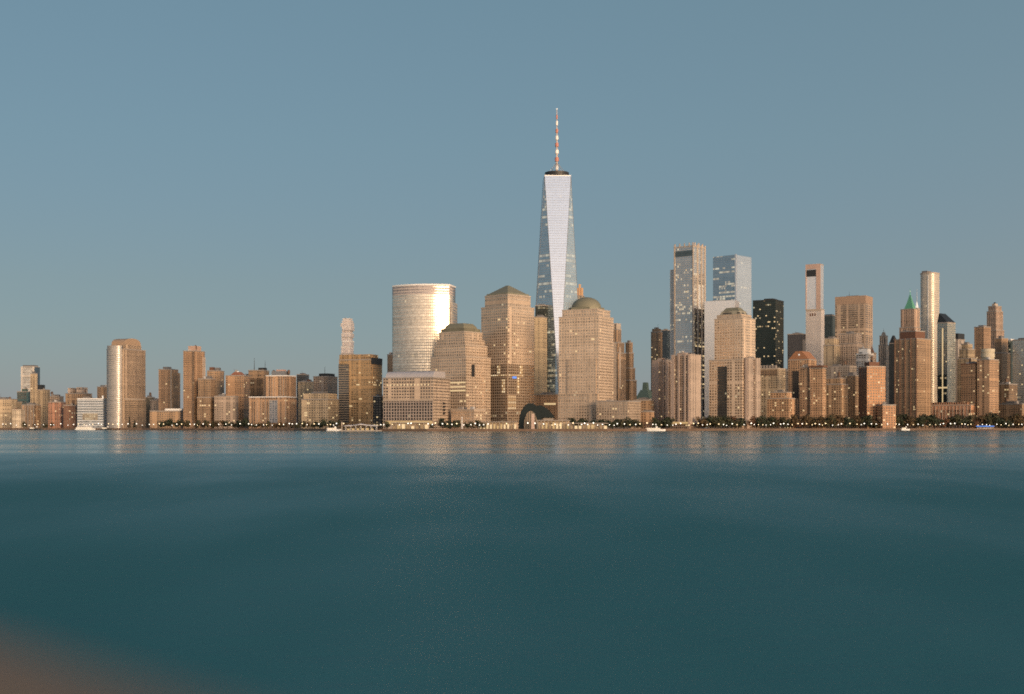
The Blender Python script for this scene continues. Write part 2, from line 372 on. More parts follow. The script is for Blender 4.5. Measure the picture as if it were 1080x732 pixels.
b.front_panel('white_roof', 174, 192, 431, 433, M['white'], proud=.6, deep=14)
b = Bld('apartment_tower', 'tallest red brown brick tower of the left shore with pinkish rooftop plant', 'tower', 193.3, 205.5, 216, 370, 2210, fm(ORG, .95, ww=.36, wh=.5, lit=.006), th=30, bay=3.4)
b.pent(8, .6, .6, .05, plain('pink_plant', (.48, .33, .26), .8), 'roof_plant'); b.tank(.3, -.2); b.tank(-.1, .3); b.lit(8)
b.front_panel('balcony_stack', 203, 205.3, 371, 446, fm(ORG, .6, ww=.7, wh=.45), proud=1.0)
b.side_panel('pale_balcony_stack', 213, 216, 376, 410, fm(PINK, .9, ww=.5), proud=1.2)
b = Bld('apartment_building', 'brown terraced flats stepping down right of the tallest brick tower', 'building', 208, 222, 230, 419, 2190, fm(BRN, .85, ww=.45, wh=.45, lit=.02), th=22, depth=26); b.tier(399.5, .03, .1); b.pent(4, .5, .5, .1); b.lit(7, .3, side=.1)
b = Bld('apartment_tower', 'grey brown flats with two rooftop boxes behind the terraced flats', 'tower', 218.5, 231, 236, 391, 2310, fm(BRN, 1.2, ww=.4, wh=.5), th=20, depth=26); b.pent(6, .3, .4, -.3, M['brickdark']); b.pent(5, .3, .4, .2); b.lit(4)
b = Bld('apartment_building', 'broad pinkish tan block right of the terraced flats, behind shore trees', 'building', 226, 248, 250, 418, 2180, fm(PINK, .78, ww=.45, wh=.45, lit=.012), th=14, depth=22); b.lit(6); b.pent(3, .3, .4, -.2)
b = Bld('apartment_tower', 'tan brick flats topped by a small hipped roof with white light', 'tower', 238, 257, 263, 396, 2240, fm(ORG, .9, ww=.45, wh=.5, lit=.012), th=24, depth=26); b.lit(8)
b.tier(392, .18, .18, name='hipped_roof', mat=plain('roof_tile_red', (.3, .13, .08), .8), top_inset=5, cornice=False)
b.pent(1.5, .15, .15, 0, M['glow_white'], 'roof_light')
b = Bld('apartment_building', 'narrow yellowish slab wedged left of the antenna block', 'building', 256, 263, 265, 396.5, 2330, fm((.5, .36, .2), ww=.3), th=20, depth=20); b.pent(3)
b = Bld('apartment_tower', 'dark brown block with two thin antennas on its roof', 'tower', 262, 278, 283, 390.5, 2300, fm(BRN, .8, ww=.55, wh=.55, lit=.008), th=20, depth=28)
b.pent(4, .4, .5, .25, M['dark']); b.mast(377, -.3, .7); b.mast(379.5, .42, .55)
b.front_panel('recess_shade_panel', 264, 277.5, 399, 418, fm(BRN, .45, ww=.7, wh=.5), proud=.3); b.lit(4)  # shade of the recess put into darker brown on a flat panel
b = Bld('brick_building', 'large orange brick block with white cornice bands and grey window strip', 'building', 262.5, 302, 314.5, 418.5, 2130, fm(ORG, 1.0, ww=.42, wh=.9, lit=.012), th=26, depth=38, cornice='white')
b.tier(396, 0, name='upper_block', ext=(b.fx(279.5), b.w / 2 - .6, -b.d / 2 + 4, b.d / 2 - .6), cornice='white'); 
b.pent(7, .6, .5, -.05, plain('blue_grey_plant', (.2, .21, .23), .6), 'roof_plant'); b.tank(.36); b.tank(-.36); b.pent(9.5, .35, .3, 0, plain('pink_box', (.5, .32, .26)), 'lift_house')
b.front_panel('grey_window_strip', 284.5, 292.5, 422, 446, facade('facade', (.4, .38, .38), (.2, .22, .25), .7, .7, .02, .5), proud=.4)
for px in (263.2, 271.5, 275.5, 280, 284, 293, 301.5): b.front_panel('white_pier', px - .25, px + .25, 421, 446, M['stone'], proud=.5)
for px in (282, 286, 289, 294.5, 298): b.front_panel('white_pier', px - .25, px + .25, 398.5, 417, M['stone'], proud=-3.5, deep=4.6)
b.lit(10)
b = Bld('office_building', 'block with flat black top between orange brick block and beige waterfront flats', 'building', 313, 322, 324.5, 395, 2420, facade('facade', (.07, .075, .08), (.04, .045, .05), .6, .5, .01, .3), th=18, depth=22); b.pent(2)
b = Bld('apartment_building', 'tan block with warm lit windows between the brick block and beige flats', 'building', 314.5, 330, 333, 402.5, 2290, fm(TAN, .75, ww=.5, wh=.5, lit=.03), th=18, depth=24); b.lit(7, .5); b.pent(3, .4)
b = Bld('office_building', 'pinkish grey block with dark flat penthouse and short mast', 'building', 330.5, 345.5, 356, 397, 2180, fm(PINK, .8, ww=.5, wh=.55), th=30); b.pent(4.5, .62, .7, .1, M['dark']); b.pent(1, .3, .3, -.3); b.mast(386, -.05, .5)
b = Bld('apartment_building', 'beige stepped waterfront flats with a paler top floor, left of brown glass block', 'building', 318, 346, 358, 421, 1960, fm(TAN, .95, ww=.42, wh=.5, lit=.02), th=28, depth=34); b.tier(415, .03, .1, cornice='stone'); b.pent(3, .4); b.lit(14, wide=2)

# ---- stacked white tower and brown glass block
t = Bld('apartment_tower', 'slim white tower of shifted stacked boxes rising behind brown glass block', 'tower', 359.5, 370, 373, 373, 2900, facade('facade', (.64, .54, .50), (.5, .48, .48), .6, .7, .05, .6, .15, .06), th=20, depth=22)
for k, (top, ox, hw) in enumerate(((366, -.03, .46), (360, .06, .44), (356, -.05, .42), (352, .03, .47), (349, -.02, .40), (345, .1, .46), (341, -.02, .5), (338.5, .04, .42), (336, 0, .36))):
    t.tier(top, name='stacked_box', ext=(t.w * (ox - hw), t.w * (ox + hw), t.d * (-ox - hw), t.d * (-ox + hw)), cornice='white')
    obj('slab_edge', box(NB(), t.w * (ox - hw) - .7, t.w * (ox + hw) + .7, t.d * (-ox - hw) - .7, t.d * (-ox + hw) + .7, t.top, t.top + .8), M['white'], t.root); t.top += .8
b = Bld('office_tower', 'brown glass block with banded dark left wing, below the stacked white tower', 'tower', 357.5, 391, 402.5, 379, 2010, fm((.42, .27, .14), ww=.7, wh=.55, lit=.04, glass=(.32, .23, .14), metal=.6), th=26, depth=40)
b.tier(373.5, 0, name='upper_tier', ext=(-b.w / 2 + .3, b.w / 2 - 1, -b.d / 2 + .8, b.d / 2 - 12))
b.front_panel('banded_wing', 357.7, 368.5, 384, 446, facade('facade', (.26, .21, .16), (.06, .07, .08), 1, .5, .02, .4), proud=2.2)
b.side_panel('dark_cap', 391.3, 402.4, 377, 384, M['dark'], proud=.5, deep=12); b.lit(16, wide=2)
b = Bld('office_building', 'narrow black glass block between brown glass block and the round roofed exchange', 'building', 393.5, 402, 404, 418, 1830, facade('facade', (.02, .022, .025), (.03, .035, .04), .7, .6, .08, .3), th=15, depth=24); b.pent(2); b.lit(6)
b = Bld('apartment_tower', 'dark brown sliver of a tower left of the bright curved tower', 'tower', 408.5, 413, 416, 374, 2200, fm(BRN, .8), th=25, depth=20); b.pent(3)

# ---- curved bright tower and the block under it
Y = 1950
t = Bld('glass_tower', 'wide curved glass tower mirroring the bright golden sunset', 'tower', 411.5, 470, 477.5, 319, Y, facade('facade', (.3, .27, .25), (.35, .33, .32), .8, .7, .02, .7, .15), th=14, depth=34, body=False)
w, d = t.w, 40
poly = [(x, y) for x, y in []]
xl, xr = t.fx(413.8), t.fx(475.2)
cv = []
for k in range(41):
    u = -1 + 2 * k / 40
    cv.append((xl + (xr - xl) * k / 40, -t.d / 2 - 15 * (1 - u * u)))
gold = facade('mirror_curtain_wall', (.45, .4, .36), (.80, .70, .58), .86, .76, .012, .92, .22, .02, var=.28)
full = cv + [(xr, t.d / 2 - 4), (xl, t.d / 2 - 4)]
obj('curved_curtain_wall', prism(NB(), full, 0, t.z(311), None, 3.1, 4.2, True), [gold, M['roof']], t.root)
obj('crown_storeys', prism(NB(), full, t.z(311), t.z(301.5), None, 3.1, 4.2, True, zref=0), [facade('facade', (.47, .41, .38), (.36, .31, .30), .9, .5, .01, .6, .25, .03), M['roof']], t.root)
e = [(p[0], p[1] - .5) for p in cv] + [(xr + .5, t.d / 2 - 3), (xl - .5, t.d / 2 - 3)]
obj('parapet', prism(NB(), e, t.z(301.5), t.z(300)), [M['white'], M['roof']], t.root)
obj('rear_slab', prism(NB(), rect(t.fx(412), t.fx(472.5), t.d / 2 - 3.8, t.d / 2 + 8), 0, t.z(313), None, 4, 4.2), [facade('facade', (.18, .16, .15), (.12, .12, .13), .7, .7, .02, .6), M['roof']], t.root)
obj('side_slab', prism(NB(), rect(t.fx(475.3), t.fx(477.3), -t.d / 2, t.d / 2 - 4.2), 0, t.z(319), None, 4, 4.2), [facade('facade', (.46, .40, .34), (.45, .40, .35), .7, .6, .02, .6), M['roof']], t.root)

b = Bld('exchange_building', 'broad granite block with pale curved roof below the bright curved tower', 'building', 404, 457, 478, 398, 1745, fm(GRAN, .92, ww=.62, wh=.5, lit=.01, metal=.4, glass=(.12, .1, .09)), th=26, flo=4., depth=52)
x0, x1, y0, y1 = b.fx(406.5), b.w / 2 - .8, -b.d / 2 + 1, b.d / 2 - 14
bm = NB(); pr = []
for k in range(9):
    tt = math.pi / 2 * k / 8
    pr.append((y0 + 9 * (1 - math.cos(tt)), b.H + .5 + (b.z(391.2) - b.H - .5) * math.sin(tt)))
pr.append((y1, b.z(391.2))); pr.append((y1, b.H + .5))
A = [bm.verts.new((x0, *p)) for p in pr]; B = [bm.verts.new((x1, *p)) for p in pr]
for k in range(len(pr) - 1): bm.faces.new((A[k], B[k], B[k + 1], A[k + 1]))
bm.faces.new(A[::-1]); bm.faces.new(B)
obj('curved_roof', bm, plain('zinc_roof', (.52, .48, .48), .5, .2), b.root)
b.front_panel('window_grid', 404.3, 456.5, 423, 443.5, facade('facade', (.36, .29, .25), (.03, .03, .03), .62, .72, .01, .2), proud=.5)
b.front_panel('stone_band', 404, 457, 421.3, 422.6, M['stone'], proud=.6)
for k in range(13): b.front_panel('lit_window', 408 + k * 3.6, 409.3 + k * 3.6, 404.8, 406.4, M['glow'], proud=.2)
for py in (424, 427.5, 431, 434.5): b.side_panel('window', 468.5, 471.5, py, py + 2.4, M['dark'], proud=.15)
b.front_panel('lit_storefront', 407, 456, 444, 447.3, M['glow_shop'], proud=.7)

# ---- stepped granite tower with flat copper hat
gm = lambda k=1, **kw: fm(GRAN, k, **{**dict(col=.22, blank=.03, var=.4, ww=.62, wh=.58, metal=.75, glass=(.50, .40, .31), lit=.015, rough=.18, jit=.03), **kw})
b = Bld('office_tower', 'stepped granite office tower with flat copper hat, right of the bright curved tower', 'tower', 454.5, 491.5, 517.5, 376, 1815, gm(1.), th=38, flo=4., cornice='stone')
b.tier(363.5, .055, cornice='stone'); b.tier(357, .10, cornice='stone'); b.tier(349, .14, mat=gm(.95), cornice='stone')
b.tier(345, .17, name='copper_storey', mat=fm((.15, .14, .10), ww=1, wh=.5), cornice='stone'); b.tier(342, .22, name='copper_hat', mat=M['copper_brown'], top_inset=1.5, cornice=False, roof=M['copper_brown']); b.tier(339.3, .25, name='copper_hat', mat=M['copper_brown'], top_inset=3, cornice=False, roof=M['copper_brown'])
b.lit(22, wide=2); 
for py in (402.5, 407, 411): b.front_panel('lit_floor', 472, 491, py, py + 1.6, M['glow'], proud=.15)
b.side_panel('dark_window_bay', 497, 500.5, 384, 397, M['dark'], proud=.2)
b = Bld('office_building', 'granite annex with bright square bay at foot of the stepped tower', 'building', 476, 500, 521, 432, 1755, gm(1.05), th=40, flo=4., depth=24, cornice='stone'); b.lit(6, side=.6)

# ---- pyramid tower
b = Bld('office_tower', 'granite tower with copper pyramid roof and glowing yellow window cross', 'tower', 507.5, 535.5, 563.5, 322.5, 1860, gm(.97), th=44, flo=4., cornice='stone')
b.tier(310, .07, mat=gm(.9), cornice='stone')
x0, x1, y0, y1 = b.tx
bm = NB(); prism(bm, rect(x0 + 1, x1 - 1, y0 + 1, y1 - 1), b.top - .1, b.z(307.6), rect(x0 + 2, x1 - 2, y0 + 2, y1 - 2)); 
prism(bm, rect(x0 + 3, x1 - 3, y0 + 3, y1 - 3), b.z(307.6) - .3, b.z(298.2), rect(-1.6, 1.6, -1.6, 1.6))
obj('copper_pyramid', bm, [M['copper_brown'], M['copper_brown']], b.root)
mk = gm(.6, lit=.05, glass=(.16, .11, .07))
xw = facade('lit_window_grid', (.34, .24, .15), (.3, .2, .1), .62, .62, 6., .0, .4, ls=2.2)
b.front_panel('shaded_lower_front', 513, 535.3, 384, 446, mk, proud=.4); b.side_panel('shaded_lower_side', 535.7, 563, 384, 446, mk, proud=.4)  # cast shade over the lower storeys, put into a darker copy of the granite
b.front_panel('lit_strip', 524.6, 527.8, 384.5, 394, xw, proud=.8); b.front_panel('lit_strip', 518, 534.8, 395, 396.6, xw, proud=.8); b.front_panel('lit_strip', 529.6, 533, 400, 414.5, xw, proud=.8)
b.side_panel('lit_strip', 547.5, 550.8, 384.5, 394, xw, proud=.8); b.side_panel('lit_strip', 536, 551.5, 395, 396.6, xw, proud=.8); b.side_panel('lit_strip', 545, 547.2, 398, 415, xw, proud=.8)
for px in (535.9, 538, 540.1, 542.2): b.side_panel('lit_strip', px, px + 1.1, 416.5, 432, xw, proud=.8)
b.side_panel('blue_light', 540, 544, 396.8, 399, M['glow_blue'], proud=1.2)
b.lit(20, .4, .97, .5, wide=2)

# ---- behind the pyramid tower
b = Bld('office_tower', 'pale yellow slab squeezed between the pyramid tower and the tallest tower', 'tower', 562.5, 571.5, 574.5, 334, 2080, fm((.5, .38, .24), ww=.4, wh=.4), th=20, depth=24); b.pent(3)
b = Bld('glass_tower', 'dark glass tower with yellow lit floors beside foot of tallest tower', 'tower', 564.5, 575, 578, 322, 2160, facade('facade', (.03, .035, .03), (.05, .055, .05), .9, .6, .2, .3, rows=.5), th=18, depth=18); b.pent(2)
b = Bld('brick_building', 'low reddish block at foot of the tallest tower beside the domed tower', 'building', 563, 586, 592, 416, 1980, fm(ORG, 1.0, ww=.4, wh=.4, lit=.01), th=20, depth=30); b.pent(3, .3)
b.front_panel('lit_terrace', 574, 586, 425, 427, M['glow'], proud=.4)

# ---- tallest tower
Y = 2200
hs = 30.5
ctr = Vector((PX(587.3, Y), Y)); 
T = thing('skyscraper', 'tallest tapered glass skyscraper with chamfered facets and a tall mast', 'skyscraper', (ctr.x, ctr.y, GZ), rad(-41) - math.atan(ctr.x / Y))
glassA = facade('faceted_curtain_wall', (.34, .36, .4), (.72, .70, .735), .94, .88, .004, .95, .1, .004, var=.05)  # bright sky reflection of the leaning facets put into a paler glass tint
glassB = facade('faceted_curtain_wall', (.28, .32, .36), (.46, .56, .63), .93, .84, .11, .9, .08, .006, ls=.95, var=.12, rows=1)  # same glass with the bluer sky reflection put into its tint
k = Y / F
zt, zb = PZ(188, Y) - GZ, 57.
obj('podium', prism(NB(), rect(-hs, hs, -hs, hs), 0, zb, None, 3, 4.2), [facade('facade', (.4, .42, .45), (.4, .42, .45), .8, .9, .01, .7), M['roof']], T)
bt = [(-hs, -hs), (hs, -hs), (hs, hs), (-hs, hs)]
tp = [(0, -hs), (hs, 0), (0, hs), (-hs, 0)]
tp = [(x * 1.0, y * 1.0) for x, y in tp]
def facet(name, pts, mat):
    bm = NB(); uvl = bm.loops.layers.uv.new('bays')
    vs = [bm.verts.new(p) for p in pts]; f = bm.faces.new(vs)
    nrm = (Vector(pts[1]) - Vector(pts[0])).cross(Vector(pts[2]) - Vector(pts[0])).normalized()
    ax = Vector((-nrm.y, nrm.x, 0)).normalized()
    for lp in f.loops: lp[uvl].uv = (lp.vert.co.dot(ax) / 3.0 + 100, lp.vert.co.z / 4.2)
    # a solid wedge: close the facet back to the core line so it has body
    c0 = bm.verts.new((0, 0, pts[0][2])); c1 = bm.verts.new((0, 0, pts[-1][2]))
    return obj(name, bm, [mat], T)
for i in range(4):
    a, b_, c_ = bt[i], bt[(i + 1) % 4], tp[i]
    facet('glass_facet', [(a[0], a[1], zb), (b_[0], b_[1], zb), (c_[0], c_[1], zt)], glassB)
    # inverted facet over corner i+1
    q = tp[(i + 1) % 4]
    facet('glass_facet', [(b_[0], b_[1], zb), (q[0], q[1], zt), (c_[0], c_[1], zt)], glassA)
for i in range(4):   # steel edge trims along the facet edges
    for q in (tp[i], tp[(i + 1) % 4]):
        b_ = bt[(i + 1) % 4]
        obj('edge_trim', tube(NB(), (b_[0], b_[1], zb), (q[0], q[1], zt), .3), M['mech'], T)
obj('parapet', prism(NB(), [(x * 1.005, y * 1.005) for x, y in tp], zt - .2, zt + 1.2), [M['steel'], M['roof']], T)
zr = PZ(182.3, Y) - GZ
bm = NB(); lathe(bm, [(17, zt + 1), (20.2, zt + 2.5), (20.2, zt + 5.0), (19.6, zt + 5.0), (19.6, zt + 6.2), (20.0, zt + 6.2), (20.0, zr), (18, zr), (18, zt + 1)], 32)
obj('communications_ring', bm, M['dark'], T)
zs = PZ(115.5, Y) - GZ
mast = obj('mast', tube(NB(), (0, 0, zt + 1), (0, 0, zs), 1.9, .45, 10), plain('mast_grey', (.55, .45, .4), .5), T)
L_ = zs - zr
for kk, (fa, rr) in enumerate(((.08, 2.6), (.21, 3.2), (.33, 3.0), (.44, 2.8), (.55, 2.6), (.66, 2.2), (.78, 1.9), (.88, 1.4))):
    z = zr + L_ * fa
    obj('mast_drum', lathe(NB(), [(0, z - 3.4), (rr, z - 3.2), (rr, z + 3.2), (0, z + 3.4)], 12), [M['white'], M['sun_red']][kk % 2], mast)
obj('beacon', lathe(NB(), [(0, zs - .6), (1.2, zs), (1.2, zs + 1.6), (0, zs + 2.2)], 10), M['glow_white'], mast)
for kk in range(8):
    an = kk * math.pi / 4
    obj('guy_strut', tube(NB(), (math.cos(an) * 18, math.sin(an) * 18, zt + 4), (0, 0, zr + L_ * .17), .28), M['steel'], T)

# ---- domed tower and neighbours
b = Bld('civic_tower', 'small tower with glowing orange crown peeping out left of the dome', 'tower', 606.5, 613.5, 616, 312, 2500, fm(PALE, .9), th=22, depth=14)
for q in (-.35, 0, .35): b.pent(22 - abs(q) * 20, .2, .3, q, M['glow_orange'], 'crown_spike')
b = Bld('office_tower', 'granite tower with green brown dome beside the tallest tower', 'tower', 589.5, 631.5, 640, 333, 1800, gm(1.12, ww=.58), th=24, flo=4., depth=50, cornice='stone')
b.tier(325.5, .06, mat=gm(1.12), cornice='stone')
b.tier(322.5, .12, name='drum', mat=M['copper_brown'], cut=9, cornice=False)
x0, x1, y0, y1 = b.tx
bm = NB(); prof = []
for kk in range(9):
    tt = math.pi / 2 * kk / 8
    prof.append(((x1 - x0) / 2 * .93 * math.cos(tt), b.top - .1 + (b.z(310.7) - b.top) * math.sin(tt)))
lathe(bm, prof, 28)
o = obj('dome', bm, M['copper_brown'], b.root, smooth=True); o.scale = (1, (y1 - y0) / (x1 - x0), 1)
b.front_panel('lower_front_reflection', 599, 629, 378, 446, gm(1.0, ww=.55), proud=1.6); b.front_panel('base_storeys', 589.5, 631, 415, 446, gm(.92), proud=3.5)  # reflection patch on the lower front, built as a raised granite panel
b.lit(14, wide=2)
b = Bld('office_building', 'grey brown slab standing against the right side of the domed tower', 'tower', 629, 644, 647, 361, 1900, gm(.68, ww=.55), th=18, depth=28); b.pent(2); b.lit(4)
b = Bld('art_deco_tower', 'brown setback tower with toothed crown and long lit window slots', 'tower', 636, 652, 660, 372, 2060, fm(BRN, 1.05, ww=.4, wh=1, lit=.004), th=28)
b.tier(361, .06); b.tier(347, .2); 
for q in (-.42, -.14, .14, .42): b.pent(9, .12, .9, q, M['stone'], 'crown_tooth')
b.front_panel('lit_slot', 646.2, 647.6, 380, 412, M['glow'], proud=.4); b.front_panel('stone_pier', 638.2, 639.4, 366, 392, M['stone'], proud=.6)
b.side_panel('stone_pier', 653, 654.2, 366, 410, M['stone'], proud=.6); b.front_panel('lit_slot', 643.4, 644.4, 356, 368, M['glow'], proud=-2, deep=3); b.lit(5)
b = Bld('art_deco_tower', 'dark brown stepped tower right of the toothed crown tower', 'tower', 655.5, 664, 671.5, 401, 2110, fm(BRN, .75, ww=.4, wh=.55, lit=.01), th=40); b.tier(388, .1); b.tier(372, .2); b.tier(361, .26); b.pent(3); b.lit(7, 0, .6)
b = Bld('office_building', 'long low granite podium right of the domed tower behind dark trees', 'building', 629, 662, 672, 423, 1760, gm(.8, ww=.5), th=26, depth=40); b.lit(6)
b = Bld('brick_building', 'low brown block between the granite podium and white finned flats', 'building', 668, 684, 689, 422, 1880, fm(BRN, 1.05), th=20, depth=24); b.lit(3); b.pent(3)
b = Bld('kiosk', 'small tan gatehouse by the water beside the white finned flats', 'building', 676, 687, 690, 434, 1810, fm(ORG, 1., ww=.4, wh=.6), th=18, depth=12); b.pent(1.5, .7)
b = Bld('civic_building', 'old block with green copper mansard roof left of the finned flats', 'building', 669.5, 685, 691, 421, 2330, fm(GRN, .9, ww=.4), th=24, depth=30)
b.tier(411, .02, name='mansard_roof', mat=M['copper'], top_inset=7, cornice=False, roof=M['copper']); b.tier(403, .34, name='cupola', mat=M['copper'], top_inset=1, cornice=False, roof=M['copper'])
b = Bld('apartment_tower', 'dark brown narrow tower with bright crown behind left finned flats', 'tower', 686.5, 694, 698.5, 350, 2520, fm(BRN, .8, ww=.45, wh=.6, lit=.03), th=30); b.tier(346.5, .1); b.pent(3); b.lit(10, .5)
b = Bld('glass_tower', 'slim dark blue tower between the brown tower and tall glass tower', 'tower', 697.5, 703.5, 706, 348, 2620, facade('facade', (.025, .04, .055), (.05, .07, .09), .8, .7, .02, .4), th=22, depth=16); b.pent(2)

# ---- tall glass tower with parapet, flat glass tower, white slab
GL = facade('facade', (.46, .42, .38), (.48, .52, .55), .84, .84, .13, .88, .08, .008, var=.12, rows=.6, ls=1.3)
b = Bld('glass_tower', 'tall blue glass tower with pale corner piers and a dark top band', 'tower', 711, 731.5, 744, 259, 2400, GL, th=32, bay=3.6, flo=3.9, cornice='stone')
b.front_panel('dark_top_band', 711.6, 730.8, 263.5, 269.5, facade('facade', (.1, .1, .1), (.12, .16, .17), .9, .9, .05, .7, var=.2), proud=.3)
for px in (711.5, 731): b.front_panel('pale_pier', px - .55, px + .55, 257, 446, M['stone'], proud=1.)
for px in (735.6, 739.8, 743.4): b.side_panel('pale_pier', px - .5, px + .5, 257, 446, M['stone'], proud=1.)
for px in (712, 717, 722, 727, 731): b.front_panel('parapet_post', px - .6, px + .4, 255.5, 260, M['stone'], proud=.6)
for px in (733, 737, 741): b.side_panel('parapet_post', px - .5, px + .5, 255.5, 260, M['stone'], proud=.6)
for py in (364, 374, 384, 389, 396, 404): b.side_panel('lit_floor', 733, 743.5, py, py + 1.4, M['glow'], proud=.35)
b.side_panel('dark_lower_glass', 732.3, 743.8, 325, 446, facade('facade', (.03, .03, .03), (.06, .055, .05), .8, .7, .16, .5), proud=.2)
b.lit(10, .5, .95)
obj('side_wing', prism(NB(), rect(b.fx(705), b.fx(711) - .3, -b.d / 2 + 5, b.d / 2), 0, b.z(282), None, 3.2, 3.9), [facade('facade', (.5, .46, .42), (.42, .44, .46), .55, .7, .03, .85), M['roof']], b.root)
b = Bld('glass_tower', 'blue glass tower with flat roof, lit floors and a bright white corner', 'tower', 752, 776.5, 792.5, 268.5, 2720, facade('facade', (.26, .31, .36), (.36, .45, .52), .95, .84, .18, .9, .07, .006, var=.1, rows=1, ls=1.2), th=33, bay=3., flo=4.2, cornice=False)
b.front_panel('white_corner', 775.2, 776.8, 268, 446, facade('facade', (.6, .6, .6), (.75, .75, .78), .9, .9, 0., .7, .2, .01, var=.03), proud=1.)
b.side_panel('pale_side', 777, 792.3, 269, 446, facade('facade', (.36, .4, .45), (.66, .70, .75), .94, .86, .03, .92, .1, .006, var=.1, rows=1), proud=.4); b.pent(2, .6)
b = Bld('glass_tower', 'blank white reflecting slab behind the tower with stepped flat cap', 'tower', 743, 775, 779, 316.5, 2330, facade('facade', (.62, .6, .6), (.86, .82, .8), .97, .94, 0., .85, .28, .003, var=.03), th=16, depth=28, cornice=False); b.pent(1.2, .7)
b = Bld('office_tower', 'granite tower with stepped flat cap in front of the white slab', 'tower', 748, 783, 793.5, 379, 1880, gm(1.15, ww=.6), th=28, flo=4., depth=42, cornice='stone')
b.tier(335, 0, ext=(b.fx(752.5), b.w / 2 - 1, -b.d / 2 + 3, b.d / 2 - 1), mat=gm(1.15), cornice='stone')
x0, x1, y0, y1 = b.tx
b.tier(330.5, name='upper_tier', ext=(x0 + 2.5, x1 - 4, y0 + 2.5, y1 - 4), mat=gm(1.), cornice=False)
x0, x1, y0, y1 = b.tx
b.tier(326.5, name='cap_tier', ext=(x0 + 3, x1 - 4, y0 + 3, y1 - 4), mat=fm((.3, .27, .2), ww=1, wh=.5), top_inset=2, cornice=False, roof=M['copper_brown'])
x0, x1, y0, y1 = b.tx
b.tier(322.7, name='cap', ext=(x0 + 3, x1 - 3, y0 + 3, y1 - 3), mat=M['copper_brown'], top_inset=4, cornice=False, roof=M['copper_brown'])
b.front_panel('shaded_recess_panel', 757.5, 767, 386, 446, facade('facade', (.05, .05, .05), (.06, .06, .06), .7, .6, .06, .4), proud=.6)  # recess shade put into dark colour on a flat raised panel
b.lit(8)

# ---- finned waterfront flats
def finned(l, c, r, top, Y, label, fins, sfins, th=30, **kw):
    b = Bld('apartment_tower', label, 'tower', l, c, r, top, Y, fm((.30, .22, .17), ww=.6, wh=.5, lit=.05, glass=(.06, .055, .05)), th=th, bay=3.2, flo=3.2, **kw)
    for a, e in fins: b.front_panel('fin', a, e, top - 1, 447, M['fin'], proud=1.3)
    sm = fm((.43, .335, .27), ww=.22, wh=1, lit=.004, blank=.3, col=.2)
    for a, e in sfins: b.side_panel('fin', a, e, top - 1, 447, sm if e - a > 3 else M['fin'], proud=1.3)
    b.pent(3.5, .35, .5, -.1, M['fin']); b.pent(2.6, .3, .4, .25); b.lit(20, .05, .95, .25)
    return b
finned(688, 703, 710.5, 380.5, 1905, 'lower flats with pale fins, left neighbour of the tall finned flats', [(688, 695), (699.5, 700.6), (702, 703)], [(703.1, 704.2), (706.4, 707.4), (709, 710.4)])
b = finned(708.5, 727, 738.5, 374.5, 1830, 'tall flats with broad pale fins standing at the water below glass tower', [(708.5, 711.5), (715.2, 717), (721.8, 723.4), (726, 727)], [(727.1, 738.4)], th=32)
b.tier(372.2, 0, name='roof_block', ext=(b.fx(712), b.fx(722), -b.d / 3, b.d / 3), cornice=False, mat=M['fin'])
b.front_panel('lit_lobby', 709, 726, 445, 447, M['glow_shop'], proud=1.6)
finned(768, 788, 799.5, 378, 1880, 'finned pale flats in front of the stepped cap tower, near the black tower', [(768, 775), (778.2, 779.4), (782, 783.2), (786, 788)], [(788.1, 792.5), (795, 799.4)], th=32, depth=34)

# ---- black tower and the right group
b = Bld('office_tower', 'black office tower with scattered yellow lit windows', 'tower', 794, 818, 822.5, 316, 2470, facade('facade', (.012, .02, .021), (.02, .034, .034), .75, .6, .09, .12, .15, ls=1.3, rows=.4), th=20, depth=44, flo=4, cornice='dark'); b.pent(3, .4, .5, .1, M['dark']); b.lit(40, .3, wide=2)
b = Bld('hotel_building', 'tan block with toothed roofline under the black tower', 'building', 798, 820, 825, 388.5, 2030, fm(TAN, .95, ww=.42, wh=.55, lit=.03), th=22, depth=32, cornice='stone')
for k in range(7): b.front_panel('roof_tooth', 799 + k * 3, 800.6 + k * 3, 385, 388.6, M['concrete'], proud=.2, deep=3)
b.front_panel('dark_attic', 798.3, 819.7, 390, 396, fm(BRN, .7, ww=.6), proud=.3); b.lit(10)
b = Bld('apartment_building', 'low red orange brick flats with many bright windows behind the trees', 'building', 809, 832, 837, 420, 1945, fm(ORG, 1.1, ww=.42, wh=.5, lit=.05), th=22, depth=24); b.tier(413.5, .12); b.pent(3, .3); b.lit(18)
b = Bld('office_building', 'dark grey block with a lower right shoulder, left of the white slender tower', 'tower', 830.5, 846, 850, 352, 2720, facade('facade', (.085, .08, .085), (.05, .05, .055), .5, .8, .005, .3), th=20, depth=30); b.side_panel('lower_shoulder', 846.3, 851.5, 358, 446, M['mech'], proud=2); b.pent(2)
b = Bld('office_building', 'dull grey brown block in the gap left of the gabled brick building', 'building', 822, 832, 836, 391, 2260, fm(GREY, .7), th=22, depth=24); b.pent(3)
b = Bld('apartment_tower', 'red orange brick building with gabled top and white dot', 'tower', 831.5, 853, 859, 379, 2090, fm(ORG, .95, ww=.42, wh=.6, lit=.01), th=24, depth=30)
xa, xb, z0, z1 = -b.w / 2, b.w / 2, b.top - .2, b.z(370)
bm = NB()
for y in (-b.d / 2, b.d / 2): pass
P5 = [(xa, z0), (xb, z0), (xb - 2, z0 + 2), (xb * .3, z1), (xa * .3, z1), (xa + 2, z0 + 2)]
A = [bm.verts.new((p[0], -b.d / 2, p[1])) for p in P5]; B = [bm.verts.new((p[0], b.d / 2, p[1])) for p in P5]
bm.faces.new(A); bm.faces.new(B[::-1])
